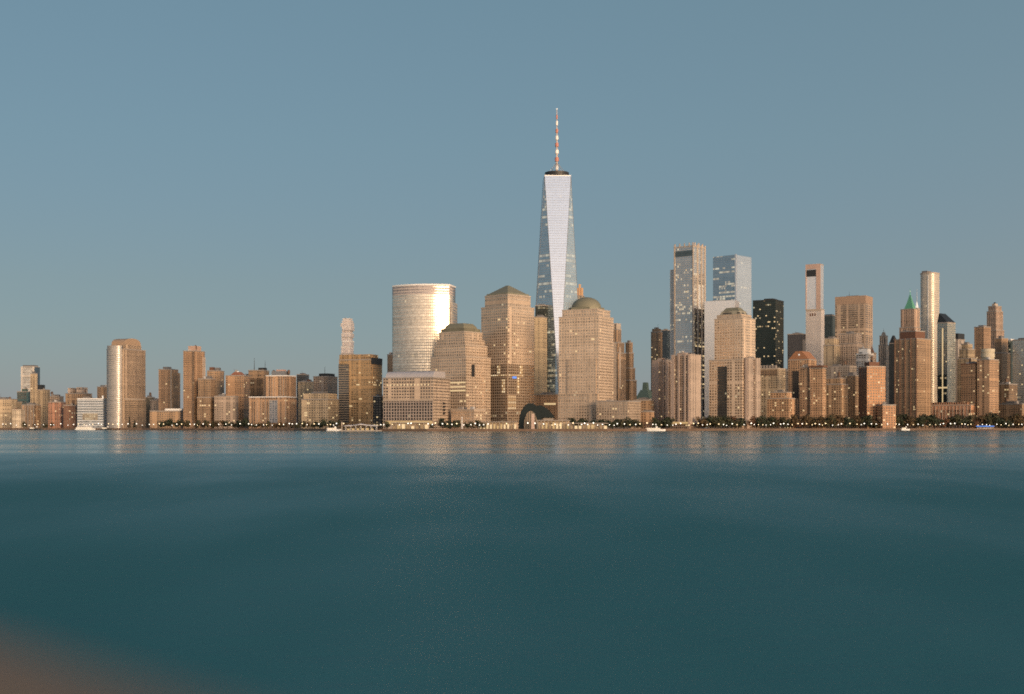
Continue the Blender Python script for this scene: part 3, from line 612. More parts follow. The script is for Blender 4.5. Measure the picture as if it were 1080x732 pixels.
for k in range(6): bm.faces.new((A[k], B[k], B[(k + 1) % 6], A[(k + 1) % 6]))
bmesh.ops.recalc_face_normals(bm, faces=bm.faces)
obj('gable', bm, plain('gable_brick', (.36, .17, .09), .85), b.root)
b.front_panel('gable_light', 842, 843.6, 373, 374.6, M['glow_white'], proud=.3, deep=.4)
b.front_panel('shaded_recess', 836, 842.5, 391, 420, facade('facade', (.06, .05, .045), (.05, .05, .05), .7, .6, .02, .3), proud=.3); b.lit(5)  # dark panel stands in for the shade inside the recess
b = Bld('apartment_tower', 'narrow orange brick flats with balcony stack left of the overhanging roof tower', 'tower', 843.5, 851.5, 854, 387, 1975, fm(ORG, 1.08, ww=.4, wh=.5, lit=.03), th=26); b.pent(3, .4); b.lit(8)
b = Bld('apartment_tower', 'light orange brick tower with dark overhanging flat roof behind the shore trees', 'tower', 854.8, 867.5, 871, 388, 1955, fm(ORG, 1.22, ww=.4, wh=.5, lit=.03), th=24)
obj('overhanging_roof', box(NB(), -b.w / 2 - 2, b.w / 2 + 2, -b.d / 2 - 2, b.d / 2 + 2, b.top + .3, b.top + 3), M['brickdark'], b.root); b.lit(10)
b = Bld('glass_tower', 'white slender tower with a black band near its pink framed top', 'tower', 849.8, 866, 869.5, 326, 2480, facade('facade', (.62, .54, .49), (.6, .56, .54), .3, .75, .004, .6, .25, .02, var=.1), th=18, bay=3, cornice='stone')
b.tier(278.5, 0, ext=(b.fx(849.8), b.fx(865.2), -b.d / 2 + .6, b.d / 2 - .6), name='upper_shaft', mat=facade('facade', (.6, .54, .5), (.82, .8, .8), .94, .92, 0., .8, .28, .006, var=.04), cornice='stone')
b.front_panel('pink_side_frame', 860.8, 865.4, 278, 326, plain('pink_stone', (.5, .36, .3), .8), proud=.5); b.front_panel('pink_side_frame', 849.6, 850.6, 278, 326, plain('pink_stone', (.5, .36, .3), .8), proud=.5)
b.front_panel('pink_top_frame', 850.6, 860.8, 278, 283.2, plain('pink_stone', (.46, .33, .28), .8), proud=.5)
b.front_panel('black_band', 850.7, 860.7, 284, 291, M['dark'], proud=.5)
b.front_panel('shoulder_band', 850, 866, 326, 327.8, M['stone'], proud=.7)
for px in (854, 856.5, 859): b.front_panel('window_slot', px, px + 1.3, 330, 333, M['brickdark'], proud=.3)
b = Bld('office_tower', 'dark teal tower right behind the white slender tower', 'tower', 868, 878, 881, 332.5, 2760, facade('facade', (.06, .075, .075), (.06, .08, .08), .6, 1, .004, .35), th=20, depth=24); b.pent(2, .7, .7, 0, M['dark'])
b = Bld('art_deco_tower', 'tan stepped block right of the white slender tower, under the dark teal tower', 'tower', 868.5, 880, 883.5, 364, 2310, fm(TAN, .85, ww=.42, wh=.55, lit=.02), th=24, depth=24); b.tier(356.5, .07); b.pent(3); b.lit(5)
b = Bld('office_tower', 'broad tan office tower with plain top band, right of the dark teal tower', 'tower', 880.8, 913, 918.5, 320, 2620, fm((.36, .27, .20), ww=.95, wh=.5, lit=.02, metal=.7, glass=(.24, .19, .15)), th=18, depth=44, flo=4.2, cornice=False)
b.tier(311.5, -.002, name='top_band', mat=plain('tan_band', (.36, .25, .18), .8), cornice=False); b.mast(305.5, -.15, .5); b.pent(2, .4); b.lit(8, .4, wide=2)
b = Bld('art_deco_tower', 'pale grey pink stepped block below the broad tan office tower', 'building', 882.5, 904, 908, 362, 2330, fm(PINK, .88, ww=.42, wh=.6, lit=.015), th=22, depth=30); b.tier(351.5, .06); b.pent(4, .3); b.lit(6)
b = Bld('office_building', 'white topped low block beside the pale grey pink stepped block', 'building', 903, 916, 919, 373, 2260, fm((.55, .5, .46), ww=.6, wh=.5, lit=.02), th=20, depth=24, cornice='white'); b.tier(367, .15, mat=M['white']); b.front_panel('dark_window', 906, 909.5, 371.5, 374.5, M['dark']); b.lit(4)
b = Bld('brick_building', 'tiny reddish pointed turret block peeping over the bright orange tower', 'building', 915, 920.5, 923, 372, 2300, fm(PINK, 1., ww=.4), th=25, depth=14); b.tier(365, .2, name='pointed_roof', mat=M['brickdark'], top_inset=3.2, cornice=False)
b = Bld('brick_building', 'brown brick flats right of the overhanging roof tower, behind trees', 'building', 869, 887, 891, 405, 2010, fm(BRN, 1.05, ww=.45, wh=.55, lit=.035), th=24, depth=26); b.tier(398.5, .08); b.tank(.2); b.lit(12)
b = Bld('brick_building', 'dark brown flats left of the bright orange gridded tower', 'building', 888.5, 902, 907, 396, 2060, fm(BRN, .85, ww=.45, wh=.55, lit=.03), th=26, depth=26); b.pent(5, .4); b.lit(10)
b = Bld('art_deco_tower', 'grey brown flats behind the brown brick flats with small roof tank', 'building', 872, 896, 901, 386, 2180, fm(GREY, .8, ww=.45, lit=.02), th=24, depth=28); b.tank(.15); b.pent(3, .3, .4, -.2); b.lit(6)
b = Bld('apartment_tower', 'bright orange gridded brick tower with dark left side near the water', 'tower', 905.5, 914.5, 936.5, 386.5, 1985, fm((.52, .27, .14), ww=.55, wh=.55, lit=.08, metal=0, rough=.4, glass=(.09, .055, .035), blank=0, col=.2), th=62, bay=4.6, flo=4.2, depth=30, cornice='stone')
b.tier(381.5, .22, name='penthouse', mat=M['brickdark']); b.tank(0); b.lit(10, side=.8)
b.front_panel('shaded_side', 905.6, 914.3, 388, 446, fm(RED, .5, ww=.4), proud=.3)  # shade of the face turned from the sun, put into darker brick
b = Bld('apartment_building', 'low orange gridded annex right of the bright orange gridded tower', 'building', 925, 931, 944, 427, 1965, fm((.5, .27, .15), ww=.55, wh=.55, lit=.08, metal=0, rough=.4, glass=(.09, .055, .035), blank=0, col=.2), th=58, depth=22, bay=4.6); b.lit(5, side=.8)
b = Bld('skyscraper', 'slender pink spire tower with thin finial left of green pyramid tower', 'tower', 926.5, 934.5, 937.5, 364, 2850, fm(PINK, 1.05, ww=.4, wh=1), th=24); b.tier(354, .1); b.tier(350, .25, top_inset=2, cornice=False); b.mast(346, 0, .7, M['stone'])
b = Bld('office_tower', 'dark tower with pointed roof between pink spire and big brown brick tower', 'tower', 937.5, 943.5, 946, 362, 2740, facade('facade', (.05, .055, .06), (.05, .06, .06), .5, .6, .01, .3), th=24, depth=18); b.tier(353.5, .02, name='pointed_roof', mat=M['dark'], top_inset=5, cornice=False)
b = Bld('apartment_tower', 'big dark red brown brick tower with square penthouse, in front of green pyramid tower', 'tower', 943, 967, 975, 357, 2120, fm(BRN, .9, ww=.42, wh=.5, lit=.03), th=34, depth=40, bay=3.6)
b.tier(348.5, .17, name='penthouse', mat=M['brickdark']); b.lit(22)
for px in (943.8, 949, 954.5, 960.5, 966.5): b.front_panel('brick_pier', px - .5, px + .5, 356, 446, plain('pier_brick', (.27, .155, .1), .85), proud=.7)

# ---- green pyramid tower and lit spire
b = Bld('skyscraper', 'tan tower with bright green pyramid roof and spire', 'tower', 948.5, 964.5, 970, 345, 2780, fm((.42, .29, .21), ww=.4, wh=1, lit=.004), th=26, depth=30); b.tier(325.5, .06)
b.front_panel('lit_window', 956.4, 958.8, 331.5, 337.5, M['glow_white'], proud=-2, deep=3.5)
x0, x1, y0, y1 = b.tx
bm = prism(NB(), rect(x0 + 5, x1 - 5, y0 + 5, y1 - 5), b.top - .1, b.z(319), rect(x0 + 9, x1 - 9, y0 + 9, y1 - 9))
prism(bm, rect(x0 + 9, x1 - 9, y0 + 9, y1 - 9), b.z(319) - .1, b.z(310), rect(-1, 1, -1, 1))
obj('green_pyramid', bm, [M['glow_green'], M['glow_green']], b.root)
obj('spire', tube(NB(), (0, 0, b.z(311)), (0, 0, b.z(303.5)), 1.1, .3), M['copper_bright'], b.root)
obj('beacon', lathe(NB(), [(0, b.z(306.4)), (1.6, b.z(306)), (0, b.z(305.5))], 8), M['glow_white'], b.root)
b = Bld('skyscraper', 'thin white lit spire just right of the green pyramid', 'tower', 963.6, 968, 969.5, 325, 2950, fm(PALE, .9), th=24, depth=12); b.tier(318, .25, name='lit_lantern', mat=M['glow_white'], top_inset=2, cornice=False); b.mast(304.5, 0, .9, M['steel'], 'spire')

# ---- curved cream and glass tower
Y = 2240
t = Bld('glass_tower', 'tall rounded glass tower with cream front and broken slanted top', 'tower', 968.5, 984, 988, 287.5, Y, None, th=28, body=False, depth=30)
def rnd(x0, x1, y0, y1, r, n=8):
    p = []
    for cx, cy, a0 in ((x1 - r, y0 + r, -90), (x1 - r, y1 - r, 0), (x0 + r, y1 - r, 90), (x0 + r, y0 + r, 180)):
        for k in range(n + 1):
            a = rad(a0 + 90 * k / n); p.append((cx + r * math.cos(a), cy + r * math.sin(a)))
    return p
rp = rnd(-t.w / 2, t.w / 2, -t.d / 2, t.d / 2, 10)
obj('rounded_curtain_wall', prism(NB(), rp, 0, t.z(288), None, 3, 3.8, True), [facade('facade', (.55, .48, .40), (.5, .45, .38), .7, .72, .015, .45, .35, .02), M['roof']], t.root)
obj('parapet', prism(NB(), rnd(-t.w / 2 - .4, t.w / 2 + .4, -t.d / 2 - .4, t.d / 2 + .4, 10), t.z(288), t.z(286.8)), [M['stone'], M['roof']], t.root)
obj('broken_top', prism(NB(), rect(-t.w / 2 + 2, -t.w / 2 + 12, -t.d / 2 + 8, t.d / 2 - 8), t.z(286.8), t.z(284.3)), [M['mech'], M['roof']], t.root)
t.front_panel('dark_glass_strip', 970.5, 976, 366, 446, facade('facade', (.03, .04, .045), (.05, .065, .07), .8, .8, .02, .5), proud=1.2, deep=4)
t.front_panel('cream_edge', 978.5, 979.2, 290, 446, M['white'], proud=.4, deep=2)
b = Bld('glass_tower', 'teal glass tower with dark slanted roof and yellow lit seam', 'tower', 988.5, 999, 1003, 340, 2180, facade('facade', (.38, .35, .3), (.22, .27, .27), .7, .8, .04, .75, .1), th=30, depth=26)
x0, x1, y0, y1 = b.tx
bm = NB()
V = [bm.verts.new(p) for p in ((x0, y0, b.top - .1), (x1, y0, b.top - .1), (x1, y1, b.top - .1), (x0, y1, b.top - .1), (x0 + 1.5, y0 + 3, b.z(329.5)), (x0 + 1.5, y1 - 3, b.z(329.5)))]
for q in ((0, 1, 4), (1, 2, 5, 4), (2, 3, 5), (3, 0, 4, 5)): bm.faces.new([V[i] for i in q])
obj('slanted_roof', bm, M['dark'], b.root)
b.front_panel('lit_seam', 993.6, 994.8, 346, 425, M['glow'], proud=.3); b.front_panel('dark_lower_glass', 989, 998.6, 395, 446, facade('facade', (.03, .045, .045), (.05, .07, .07), .8, .8, .08, .5), proud=.2)
b.front_panel('lit_floor', 989.5, 999, 408, 409.6, M['glow'], proud=.45); b.lit(5)
b = Bld('office_tower', 'grey tower with flat black cap right of the teal glass tower', 'tower', 1002.5, 1010.5, 1014, 358, 2330, fm(GREY, 1.0, ww=.5, wh=1, lit=.006), th=28, depth=24); b.tier(351.5, .02, name='black_cap', mat=M['dark'], cornice=False); b.side_panel('dark_glass_side', 1010.7, 1013.8, 376, 446, M['dark'])
b = Bld('art_deco_tower', 'brown wedding cake tower left of the cream drum tower, stepped in three', 'tower', 1009.5, 1021, 1026, 378, 2230, fm(TAN, .7, ww=.42, wh=.55, lit=.02), th=30, depth=28); b.tier(368, .1); b.tier(362.5, .22); b.pent(3); b.lit(6)
b = Bld('apartment_tower', 'reddish brown brick flats with rust coloured cornice left of cream drum tower', 'tower', 1013.5, 1028.5, 1032, 383.5, 2110, fm(ORG, .82, ww=.45, wh=.5, lit=.035), th=30, depth=28, cornice='brickdark'); b.pent(3, .4); b.tank(-.2); b.lit(14)
b = Bld('apartment_tower', 'tan brick tower carrying a round cream drum on its roof', 'tower', 1030.5, 1043.5, 1047.5, 379, 2090, fm(ORG, 1., ww=.45, wh=.5, lit=.03), th=30, depth=28)
bm = NB(); rr = 10.6
lathe(bm, [(rr * .9, b.top - .2), (rr * .9, b.top + 3), (rr, b.top + 3.2), (rr, b.z(373)), (rr * .93, b.z(372.9)), (rr * .93, b.z(371.2)), (rr, b.z(371)), (rr, b.z(367.5)), (0, b.z(367))], 28)
obj('round_drum', bm, plain('cream_render', (.55, .48, .36), .7), b.root); b.lit(12)
b = Bld('office_tower', 'plain brown tower left of the tall tan art deco tower', 'tower', 1027.5, 1037.5, 1041, 344.5, 2540, fm(ORG, .85, ww=.42, wh=.6, lit=.012), th=30, depth=26); b.pent(3, .5); b.lit(4)
b = Bld('skyscraper', 'tall tan art deco tower with dark cupola near the right edge', 'tower', 1039.5, 1050.5, 1054.5, 348, 2740, fm((.44, .31, .23), ww=.42, wh=1, lit=.006), th=32, depth=30); b.tier(328, .06); b.tier(322.5, .14); b.pent(5, .4, .5, 0, M['stone']); b.pent(8, .16, .2, 0, M['dark'], 'cupola')
b = Bld('art_deco_tower', 'dark brown stepped tower right of the cream drum tower', 'tower', 1046.5, 1056.5, 1061, 372, 2280, fm(BRN, .85, ww=.42, wh=.55, lit=.012), th=32, depth=26); b.tier(356.5, .12); b.pent(4, .4); b.lit(6)
b = Bld('brick_building', 'dark brown low flats with lit windows below the dark stepped tower', 'building', 1046.5, 1064, 1068, 405, 2160, fm(BRN, .6, ww=.5, wh=.5, lit=.06), th=30, depth=26); b.tank(.1); b.lit(16)
b = Bld('glass_tower', 'dark green black glass tower left of the pale tower cut by the edge', 'tower', 1059.5, 1066, 1069, 359, 2400, facade('facade', (.02, .035, .035), (.03, .05, .05), .8, .7, .03, .4), th=30, depth=22); b.tier(357.3, .2, name='roof_plant', mat=M['white'], cornice=False)
b = Bld('glass_tower', 'pale grey glass tower cut off by the right edge', 'tower', 1068, 1088, 1095, 357.5, 2220, facade('facade', (.42, .40, .37), (.34, .37, .38), .7, .7, .04, .75, .12), th=32, depth=32); b.pent(2.5, .7); b.lit(8)
b = Bld('museum_building', 'long low orange building with colonnade and stepped roof behind the trees', 'building', 972, 1024, 1031, 427, 2105, fm((.48, .26, .16), ww=.5, wh=.75, lit=.03), th=26, depth=26, flo=5, cornice='stone'); b.tier(424, .1, .2); b.piers(14, 'pilaster', M['stone'], 0, b.z(428), .9, .6); b.lit(8)
b = Bld('brick_building', 'low brown row of flats behind the trees at the right edge', 'building', 1048, 1078, 1090, 426, 2105, fm(BRN, .95, ww=.45, wh=.5, lit=.03), th=36, depth=24); b.pent(4, .3); b.tank(-.2); b.lit(8)

for b in BUILT:     # plant boxes, stair heads and thin aerials on the ordinary flat roofs
    if b.root.name.split('.')[0] in ('warehouse', 'brick_building', 'loft_building', 'office_building', 'apartment_building', 'apartment_tower', 'exchange_building', 'hotel_building') and b.mat is not None:
        x0, x1, y0, y1 = b.tx
        for k in range(R.randint(1, 3)):
            u, v = R.uniform(.12, .7), R.uniform(.05, .6); a, c = R.uniform(.1, .2) * (x1 - x0), R.uniform(.12, .25) * (y1 - y0)
            px_, py_ = x0 + u * (x1 - x0), y0 + v * (y1 - y0)
            obj('rooftop_unit', box(NB(), px_, px_ + a, py_, py_ + c, b.top - .25, b.top + R.uniform(1.6, 4.2)), R.choice((M['mech'], M['concrete'], M['brickdark'], M['roof_pale'])), b.root)
        if R.random() < .4:
            px_ = x0 + R.uniform(.15, .85) * (x1 - x0)
            obj('aerial', tube(NB(), (px_, 0, b.top - .2), (px_, 0, b.top + R.uniform(5, 10)), .22, .12, 5), M['dark'], b.root)
# ------------------------------------------------------------------ waterfront pavilions
def at(px, Y, z=0): return Vector((PX(px, Y), Y, z))
# dark arched winter-garden vault with a lit front
Y = 1712
t = thing('glass_vault', 'dark arched glass hall on the waterfront below the pyramid tower', 'hall', at(564, Y, GZ), 0)
def vault(x0, x1, h, y0, y1, ribs, z0=0):
    bm = NB(); n = 14
    for y in (y0, y1): pass
    pts = [((x0 + x1) / 2 - math.cos(math.pi * k / n) * (x1 - x0) / 2, z0 + h * math.sin(math.pi * k / n) ** .8) for k in range(n + 1)]
    A = [bm.verts.new((p[0], y0, p[1])) for p in pts]; B = [bm.verts.new((p[0], y1, p[1])) for p in pts]
    for k in range(n): bm.faces.new((A[k], B[k], B[k + 1], A[k + 1]))
    bm.faces.new(A); bm.faces.new(B[::-1]); bmesh.ops.recalc_face_normals(bm, faces=bm.faces)
    return bm
s = Y / F
vm = facade('facade', (.03, .04, .045), (.05, .06, .065), .8, .8, 0, .4)
dk = plain('dark_vault_glass', (.016, .024, .026), .5); principled(dk).inputs['Specular IOR Level'].default_value = .12
obj('main_vault', vault(-17 * s, 8 * s, 27.5 * s, 2, 40, 6), dk, t)
sail = [(1 * s, 12 * s)] + [(1 * s + 20.5 * s * q / 12, 12 * s + 14 * s * (1 - (q / 12) ** 2.2) * (.86 + .14 * min(1, q / 3))) for q in range(13)]
bm = NB(); A = [bm.verts.new((p[0], 5, p[1])) for p in sail]; B = [bm.verts.new((p[0], 36, p[1])) for p in sail]
for q in range(len(sail)): bm.faces.new((A[q], B[q], B[(q + 1) % len(sail)], A[(q + 1) % len(sail)]))
bm.faces.new(A); bm.faces.new(B[::-1]); bmesh.ops.recalc_face_normals(bm, faces=bm.faces)
obj('sail_roof', bm, dk, t)
obj('side_hall', box(NB(), 9 * s, 20 * s, 8, 34, 0, 12 * s - .05), M['concrete'], t)
obj('arched_window', vault(-11.5 * s, 3 * s, 19 * s, .95, 2.4, 6, .2), plain('lit_hall', (.2, .14, .09), .5, emit=(1, .66, .36), estr=.06), t)
for k in range(1, 6):
    u = k / 6; x = -11.5 * s + 14.5 * s * u
    obj('mullion', box(NB(), x - .3, x + .3, .5, .9, .2, 19 * s * math.sin(math.acos(1 - 2 * u)) ** .8), M['dark'], t)
t = thing('monument', 'pale pink pylon standing in front of the dark arched hall', 'pylon', at(562, 1688, GZ), 0)
obj('shaft', prism(NB(), rect(-2.2, 2.2, -2.2, 2.2), .6, 19, rect(-1.8, 1.8, -1.8, 1.8)), [plain('pink_granite', (.5, .36, .3), .6)] * 2, t)
obj('base', box(NB(), -3.2, 3.2, -3.2, 3.2, 0, .6), M['stone'], t); obj('cap', box(NB(), -2.1, 2.1, -2.1, 2.1, 19, 19.8), M['stone'], t)
# lit restaurant terraces
def terrace(l, r, top, Y, label, bays):
    x0, x1 = PX(l, Y), PX(r, Y); w = (x1 - x0) / 2; h = PZ(top, Y) - GZ
    t = thing('pavilion', label, 'pavilion', ((x0 + x1) / 2, Y + 6, GZ), 0)
    obj('roof', box(NB(), -w - .8, w + .8, -6.5, 6.5, h - .9, h), M['concrete'], t)
    obj('rear_wall', box(NB(), -w, w, 4, 6, 0, h - .9), M['stone'], t)
    for k in range(bays):
        a = -w + 2 * w * k / bays; e = -w + 2 * w * (k + 1) / bays
        obj('lit_bay', box(NB(), a + 1.1, e - 1.1, -5, 3.9, .5, (h - .9) * R.uniform(.45, .85)), [M['glow_shop'], M['glow'], M['glow_dim']][R.randrange(3)], t)
        obj('pillar', box(NB(), a - .35, a + .35, -6, -5.1, 0, h - .9), M['concrete'], t)
    return t
terrace(505, 545, 444.6, 1690, 'lit restaurant terrace left of the dark arched hall', 11)
terrace(567, 601, 443.0, 1682, 'lit glass pavilion right of the pink pylon', 9)
terrace(601, 641, 446.0, 1672, 'long low lit kiosk row in front of the dark hedge-like trees', 9)
terrace(413, 452, 445.5, 1672, 'low lit cafe row in front of the broad granite block', 8)
# ferry landing with a white tent roof
Y = 1690
t = thing('ferry_landing', 'ferry landing with peaked white tent roof, floating at the quay', 'ferry landing', at(381, Y - 12, 0), 0)
s = Y / F
obj('pontoon', box(NB(), -22 * s, 22 * s, -9, 9, -.6, 1.4), M['concrete'], t)
bm = NB(); nx, ny = 24, 6; G = []
for i in range(nx + 1):
    row = []
    for j in range(ny + 1):
        u, v = -1 + 2 * i / nx, -1 + 2 * j / ny
        z = 7.2 + 2.6 * max(0, 1 - abs(u) * 1.3) ** 1.4 * (1 - .3 * v * v) + .9 * max(0, 1 - abs(abs(u) - .72) * 4) * (1 - v * v) - .6 * v * v
        row.append(bm.verts.new((u * 18 * s, v * 7.5, z)))
    G.append(row)
for i in range(nx):
    for j in range(ny): bm.faces.new((G[i][j], G[i + 1][j], G[i + 1][j + 1], G[i][j + 1]))
o = obj('tent_roof', bm, plain('tent_fabric', (.75, .68, .64), .7), t, smooth=True)
md = o.modifiers.new('thick', 'SOLIDIFY'); md.thickness = .15
for k in range(7):
    for y in (-6.5, 6.5): obj('post', tube(NB(), (-16 * s + 32 * s * k / 6, y, 1.3), (-16 * s + 32 * s * k / 6, y, 7.0), .22), M['white'], t)
for k in range(6): obj('lit_gate', box(NB(), -15 * s + 5 * s * k, -12.4 * s + 5 * s * k, 1, 4, 1.4, R.uniform(3.2, 5.2)), M['glow_shop'], t)
obj('end_post', box(NB(), -20.5 * s, -19.8 * s, -3, 3, 1.4, 12), M['stone'], t)
# white flag mast
Y = 1665
t = thing('flagpole', 'tall white pole on the quay beside the dark trees', 'pole', at(487.3, Y, GZ), 0)
obj('pole', tube(NB(), (0, 0, 0), (0, 0, 15), .75, .4), M['white'], t); obj('foot', lathe(NB(), [(1.4, 0), (1.4, .5), (.8, .8), (0, .8)], 12), M['concrete'], t); obj('finial', lathe(NB(), [(0, 14.8), (.6, 15.2), (0, 15.8)], 10), M['white'], t)
# blue lit awning
t = thing('market_stall', 'blue lit awning on the promenade near the right edge', 'stall', at(1039, shore(1039) + 14, GZ), rad(-10))
obj('awning', prism(NB(), rect(-13, 13, -3, 3), 2.9, 4.3, rect(-13, 13, -.5, .5)), [M['glow_blue']] * 2, t)
for x in (-12.5, -4, 4, 12.5): obj('post', tube(NB(), (x, -2.7, 0), (x, -2.7, 2.95), .15), M['dark'], t)
obj('counter', box(NB(), -12, 12, -2, 2, 0, 1.1), M['white'], t)

# ------------------------------------------------------------------ boats
def ferry(px, Y, L, label, rot=0, cabin=.7, hullmat='white', decks=2):
    t = thing('ferry_boat', label, 'boat', (PX(px, Y), Y, 0), rot)
    bm = NB(); B_ = L * .12; prof = [(-.5, .75), (-.46, 1), (.2, 1), (.38, .7), (.5, .05)]
    lo = [bm.verts.new((x * L * .97, -B_ * w * .8, -.8)) for x, w in prof] + [bm.verts.new((x * L * .97, B_ * w * .8, -.8)) for x, w in prof[::-1]]
    hi = [bm.verts.new((x * L, -B_ * w, 1.9 + max(0, x) * 1.4)) for x, w in prof] + [bm.verts.new((x * L, B_ * w, 1.9 + max(0, x) * 1.4)) for x, w in prof[::-1]]
    n = len(lo)
    for k in range(n): bm.faces.new((lo[k], lo[(k + 1) % n], hi[(k + 1) % n], hi[k]))
    bm.faces.new(lo[::-1]); bm.faces.new(hi)
    obj('hull', bm, M[hullmat], t)
    z = 1.7
    for k in range(decks):
        a, e = -L * .44 + k * 2, L * (cabin - .45) - k * 3.5
        c = obj('cabin' if k == 0 else 'upper_deck', box(NB(), a, e, -B_ * .8, B_ * .8, z, z + 2.4), M['white'], t)
        obj('window_band', box(NB(), a + .6, e - .6, -B_ * .8 - .06, B_ * .8 + .06, z + 1.0, z + 1.8), M['glow'] if k == 0 else M['dark'], c)
        z += 2.4
    obj('wheelhouse', box(NB(), L * .02, L * .12, -B_ * .45, B_ * .45, z, z + 2.1), M['white'], t)
    obj('mast', tube(NB(), (L * .05, 0, z + 2), (L * .05, 0, z + 5), .15, .08), M['dark'], t)
    return t
ferry(90, 2180, 33, 'long white ferry moored below the blue grey striped building', cabin=.85)
ferry(352.5, 1760, 21, 'white yacht moored left of the tent roofed ferry landing', rad(8), .6, decks=1)
ferry(691, 1725, 27, 'low white ferry at the quay by the small tan gatehouse', rad(-6), .7, decks=1)
ferry(955, 1950, 13, 'small white launch near the shore below big brown brick tower', 0, .5, decks=1)
ferry(38, 2215, 22, 'dark low barge lying along the far left shore', 0, .3, 'dark', decks=1)
ferry(113, 2160, 18, 'small dark workboat right of the long white ferry', 0, .4, 'dark', decks=1)

# ------------------------------------------------------------------ trees
leafm = []
for i, c in enumerate(((.034, .044, .022), (.06, .056, .026), (.10, .065, .03), (.13, .062, .03))):
    m, N, L = new_mat('leaves'); bs = principled(m); bs.inputs['Roughness'].default_value = .8
    at_ = N.new('ShaderNodeNewGeometry'); hsv = N.new('ShaderNodeHueSaturation'); hsv.inputs['Color'].default_value = (*c, 1)
    mm = N.new('ShaderNodeMath'); mm.operation = 'MULTIPLY_ADD'; mm.inputs[1].default_value = .9; mm.inputs[2].default_value = .55
    L.new(at_.outputs['Random Per Island'], mm.inputs[0]); L.new(mm.outputs[0], hsv.inputs['Value']); L.new(hsv.outputs[0], bs.inputs['Base Color'])
    leafm.append(m)
bark = plain('bark', (.06, .045, .035), .9)
def crown_bm(rnd_, w, h, base, n):
    bm = NB(); lobes = []
    for k in range(9):
        a = rnd_.uniform(0, 6.28); rr = rnd_.uniform(.1, .62) * w; zz = base + h * rnd_.uniform(.12, .8)
        lobes.append((Vector((rr * math.cos(a), rr * math.sin(a), zz)), rnd_.uniform(.32, .55) * w))
    for k in range(n):
        c, r_ = rnd_.choice(lobes)
        d = Vector((rnd_.gauss(0, 1), rnd_.gauss(0, 1), rnd_.gauss(0, .8))).normalized()
        p = c + d * r_ * rnd_.uniform(.55, 1.05); p.z = max(base * .8, p.z)
        nrm = (d + Vector((rnd_.uniform(-.7, .7) for _ in range(3)))).normalized()
        u = nrm.orthogonal().normalized(); v = nrm.cross(u); s_ = rnd_.uniform(.32, .62)
        bm.faces.new([bm.verts.new(p + u * s_ * a_ + v * s_ * b_) for a_, b_ in ((-1, -.6), (.2, -1), (1, .5), (-.3, 1))])
    return bm
def trunk_bm(rnd_, h, w):
    bm = NB(); tube(bm, (0, 0, -.2), (0, 0, h * .45), .32, .22, 7)
    for k in range(5):
        a = k * 1.26 + rnd_.uniform(-.3, .3)
        tube(bm, (0, 0, h * (.25 + .04 * k)), (math.cos(a) * w * .5, math.sin(a) * w * .5, h * rnd_.uniform(.55, .8)), .14, .05, 5)
    return bm
protos = []
for i in range(6):
    rr = random.Random(100 + i); w, h = rr.uniform(4.2, 6), rr.uniform(8, 10)
    protos.append((crown_bm(rr, w, h, 1.7, 470), trunk_bm(rr, h, w)))
pm = []
for cb, tb in protos:
    a = bpy.data.meshes.new('crown'); cb.to_mesh(a); cb.free(); a.materials.append(leafm[0])
    c = bpy.data.meshes.new('trunk'); tb.to_mesh(c); tb.free(); c.materials.append(bark)
    pm.append((a, c))
crowns = {}
for i, (a, c) in enumerate(pm):
    for j in range(4):
        d = a if j == 0 else a.copy()
        d.materials[0] = leafm[j]; crowns[i, j] = d
KINDW = ['dark green', 'olive green', 'brownish', 'rust brown']
ORD = ['first', 'second', 'third', 'fourth', 'fifth', 'sixth', 'seventh', 'eighth', 'ninth', 'tenth', 'eleventh', 'twelfth', 'thirteenth', 'fourteenth', 'fifteenth', 'sixteenth']
def row(where, l, r, n, hpx, kinds, off=30, dense=1.):
    for k in range(n):
        px = l + (r - l) * (k + .5) / n + R.uniform(-.2, .2) * (r - l) / n
        Yt = shore(px) + off + R.uniform(-4, 14); j = R.choice(kinds); i = R.randrange(6)
        hh = hpx * R.uniform(.8, 1.15) * Yt / F / 10.4
        word = f'{ORD[k]} tree from left {where}' if n > 1 else f'{KINDW[j]} tree {where}'
        t = thing('tree', word, 'tree', (PX(px, Yt), Yt, GZ), R.uniform(0, 6), 'trees along the far shore')
        t.scale = (hh * R.uniform(1, 1.25) * dense, hh * R.uniform(1, 1.25) * dense, hh)
        o = bpy.data.objects.new('crown', crowns[i, j]); COL.objects.link(o); o.parent = t
        o = bpy.data.objects.new('trunk', pm[i][1]); COL.objects.link(o); o.parent = t
row('below the brown loft block at far left', 22, 60, 4, 6, [1, 2], 22)
row('in front of the long low brown school', 168, 201, 6, 9, [0, 0, 1], 26)
row('in front of the terraced flats', 206, 238, 6, 9, [1, 2, 2], 26)
row('in front of the tan flats with hipped roof', 238, 266, 5, 10, [0, 0, 1], 26)
row('in front of the orange brick block', 268, 316, 8, 7.5, [1, 2, 2], 22)
row('in front of the beige waterfront flats', 317, 358, 7, 9, [0, 1, 2], 26)
row('in front of the broad granite block', 404, 462, 5, 7, [0, 1], 44)
row('left of the white pole', 464, 485, 5, 10, [0, 0], 40)
row('right of the white pole', 489, 511, 4, 8.5, [0, 1], 40)
row('in front of the domed tower', 600, 640, 11, 11.5, [0], 46)
row('in front of the granite podium', 641, 675, 9, 11.5, [0, 0, 1], 40)
row('left of the tall finned flats', 689, 708, 5, 12, [0, 0], 30)
row('between the two finned flats', 738, 769, 9, 14, [0, 1, 1, 2], 32)
row('in front of the right finned flats', 770, 800, 8, 14, [1, 3, 0], 34)
row('in front of the toothed roof block', 800, 842, 11, 13.5, [1, 1, 2, 3, 0], 34)
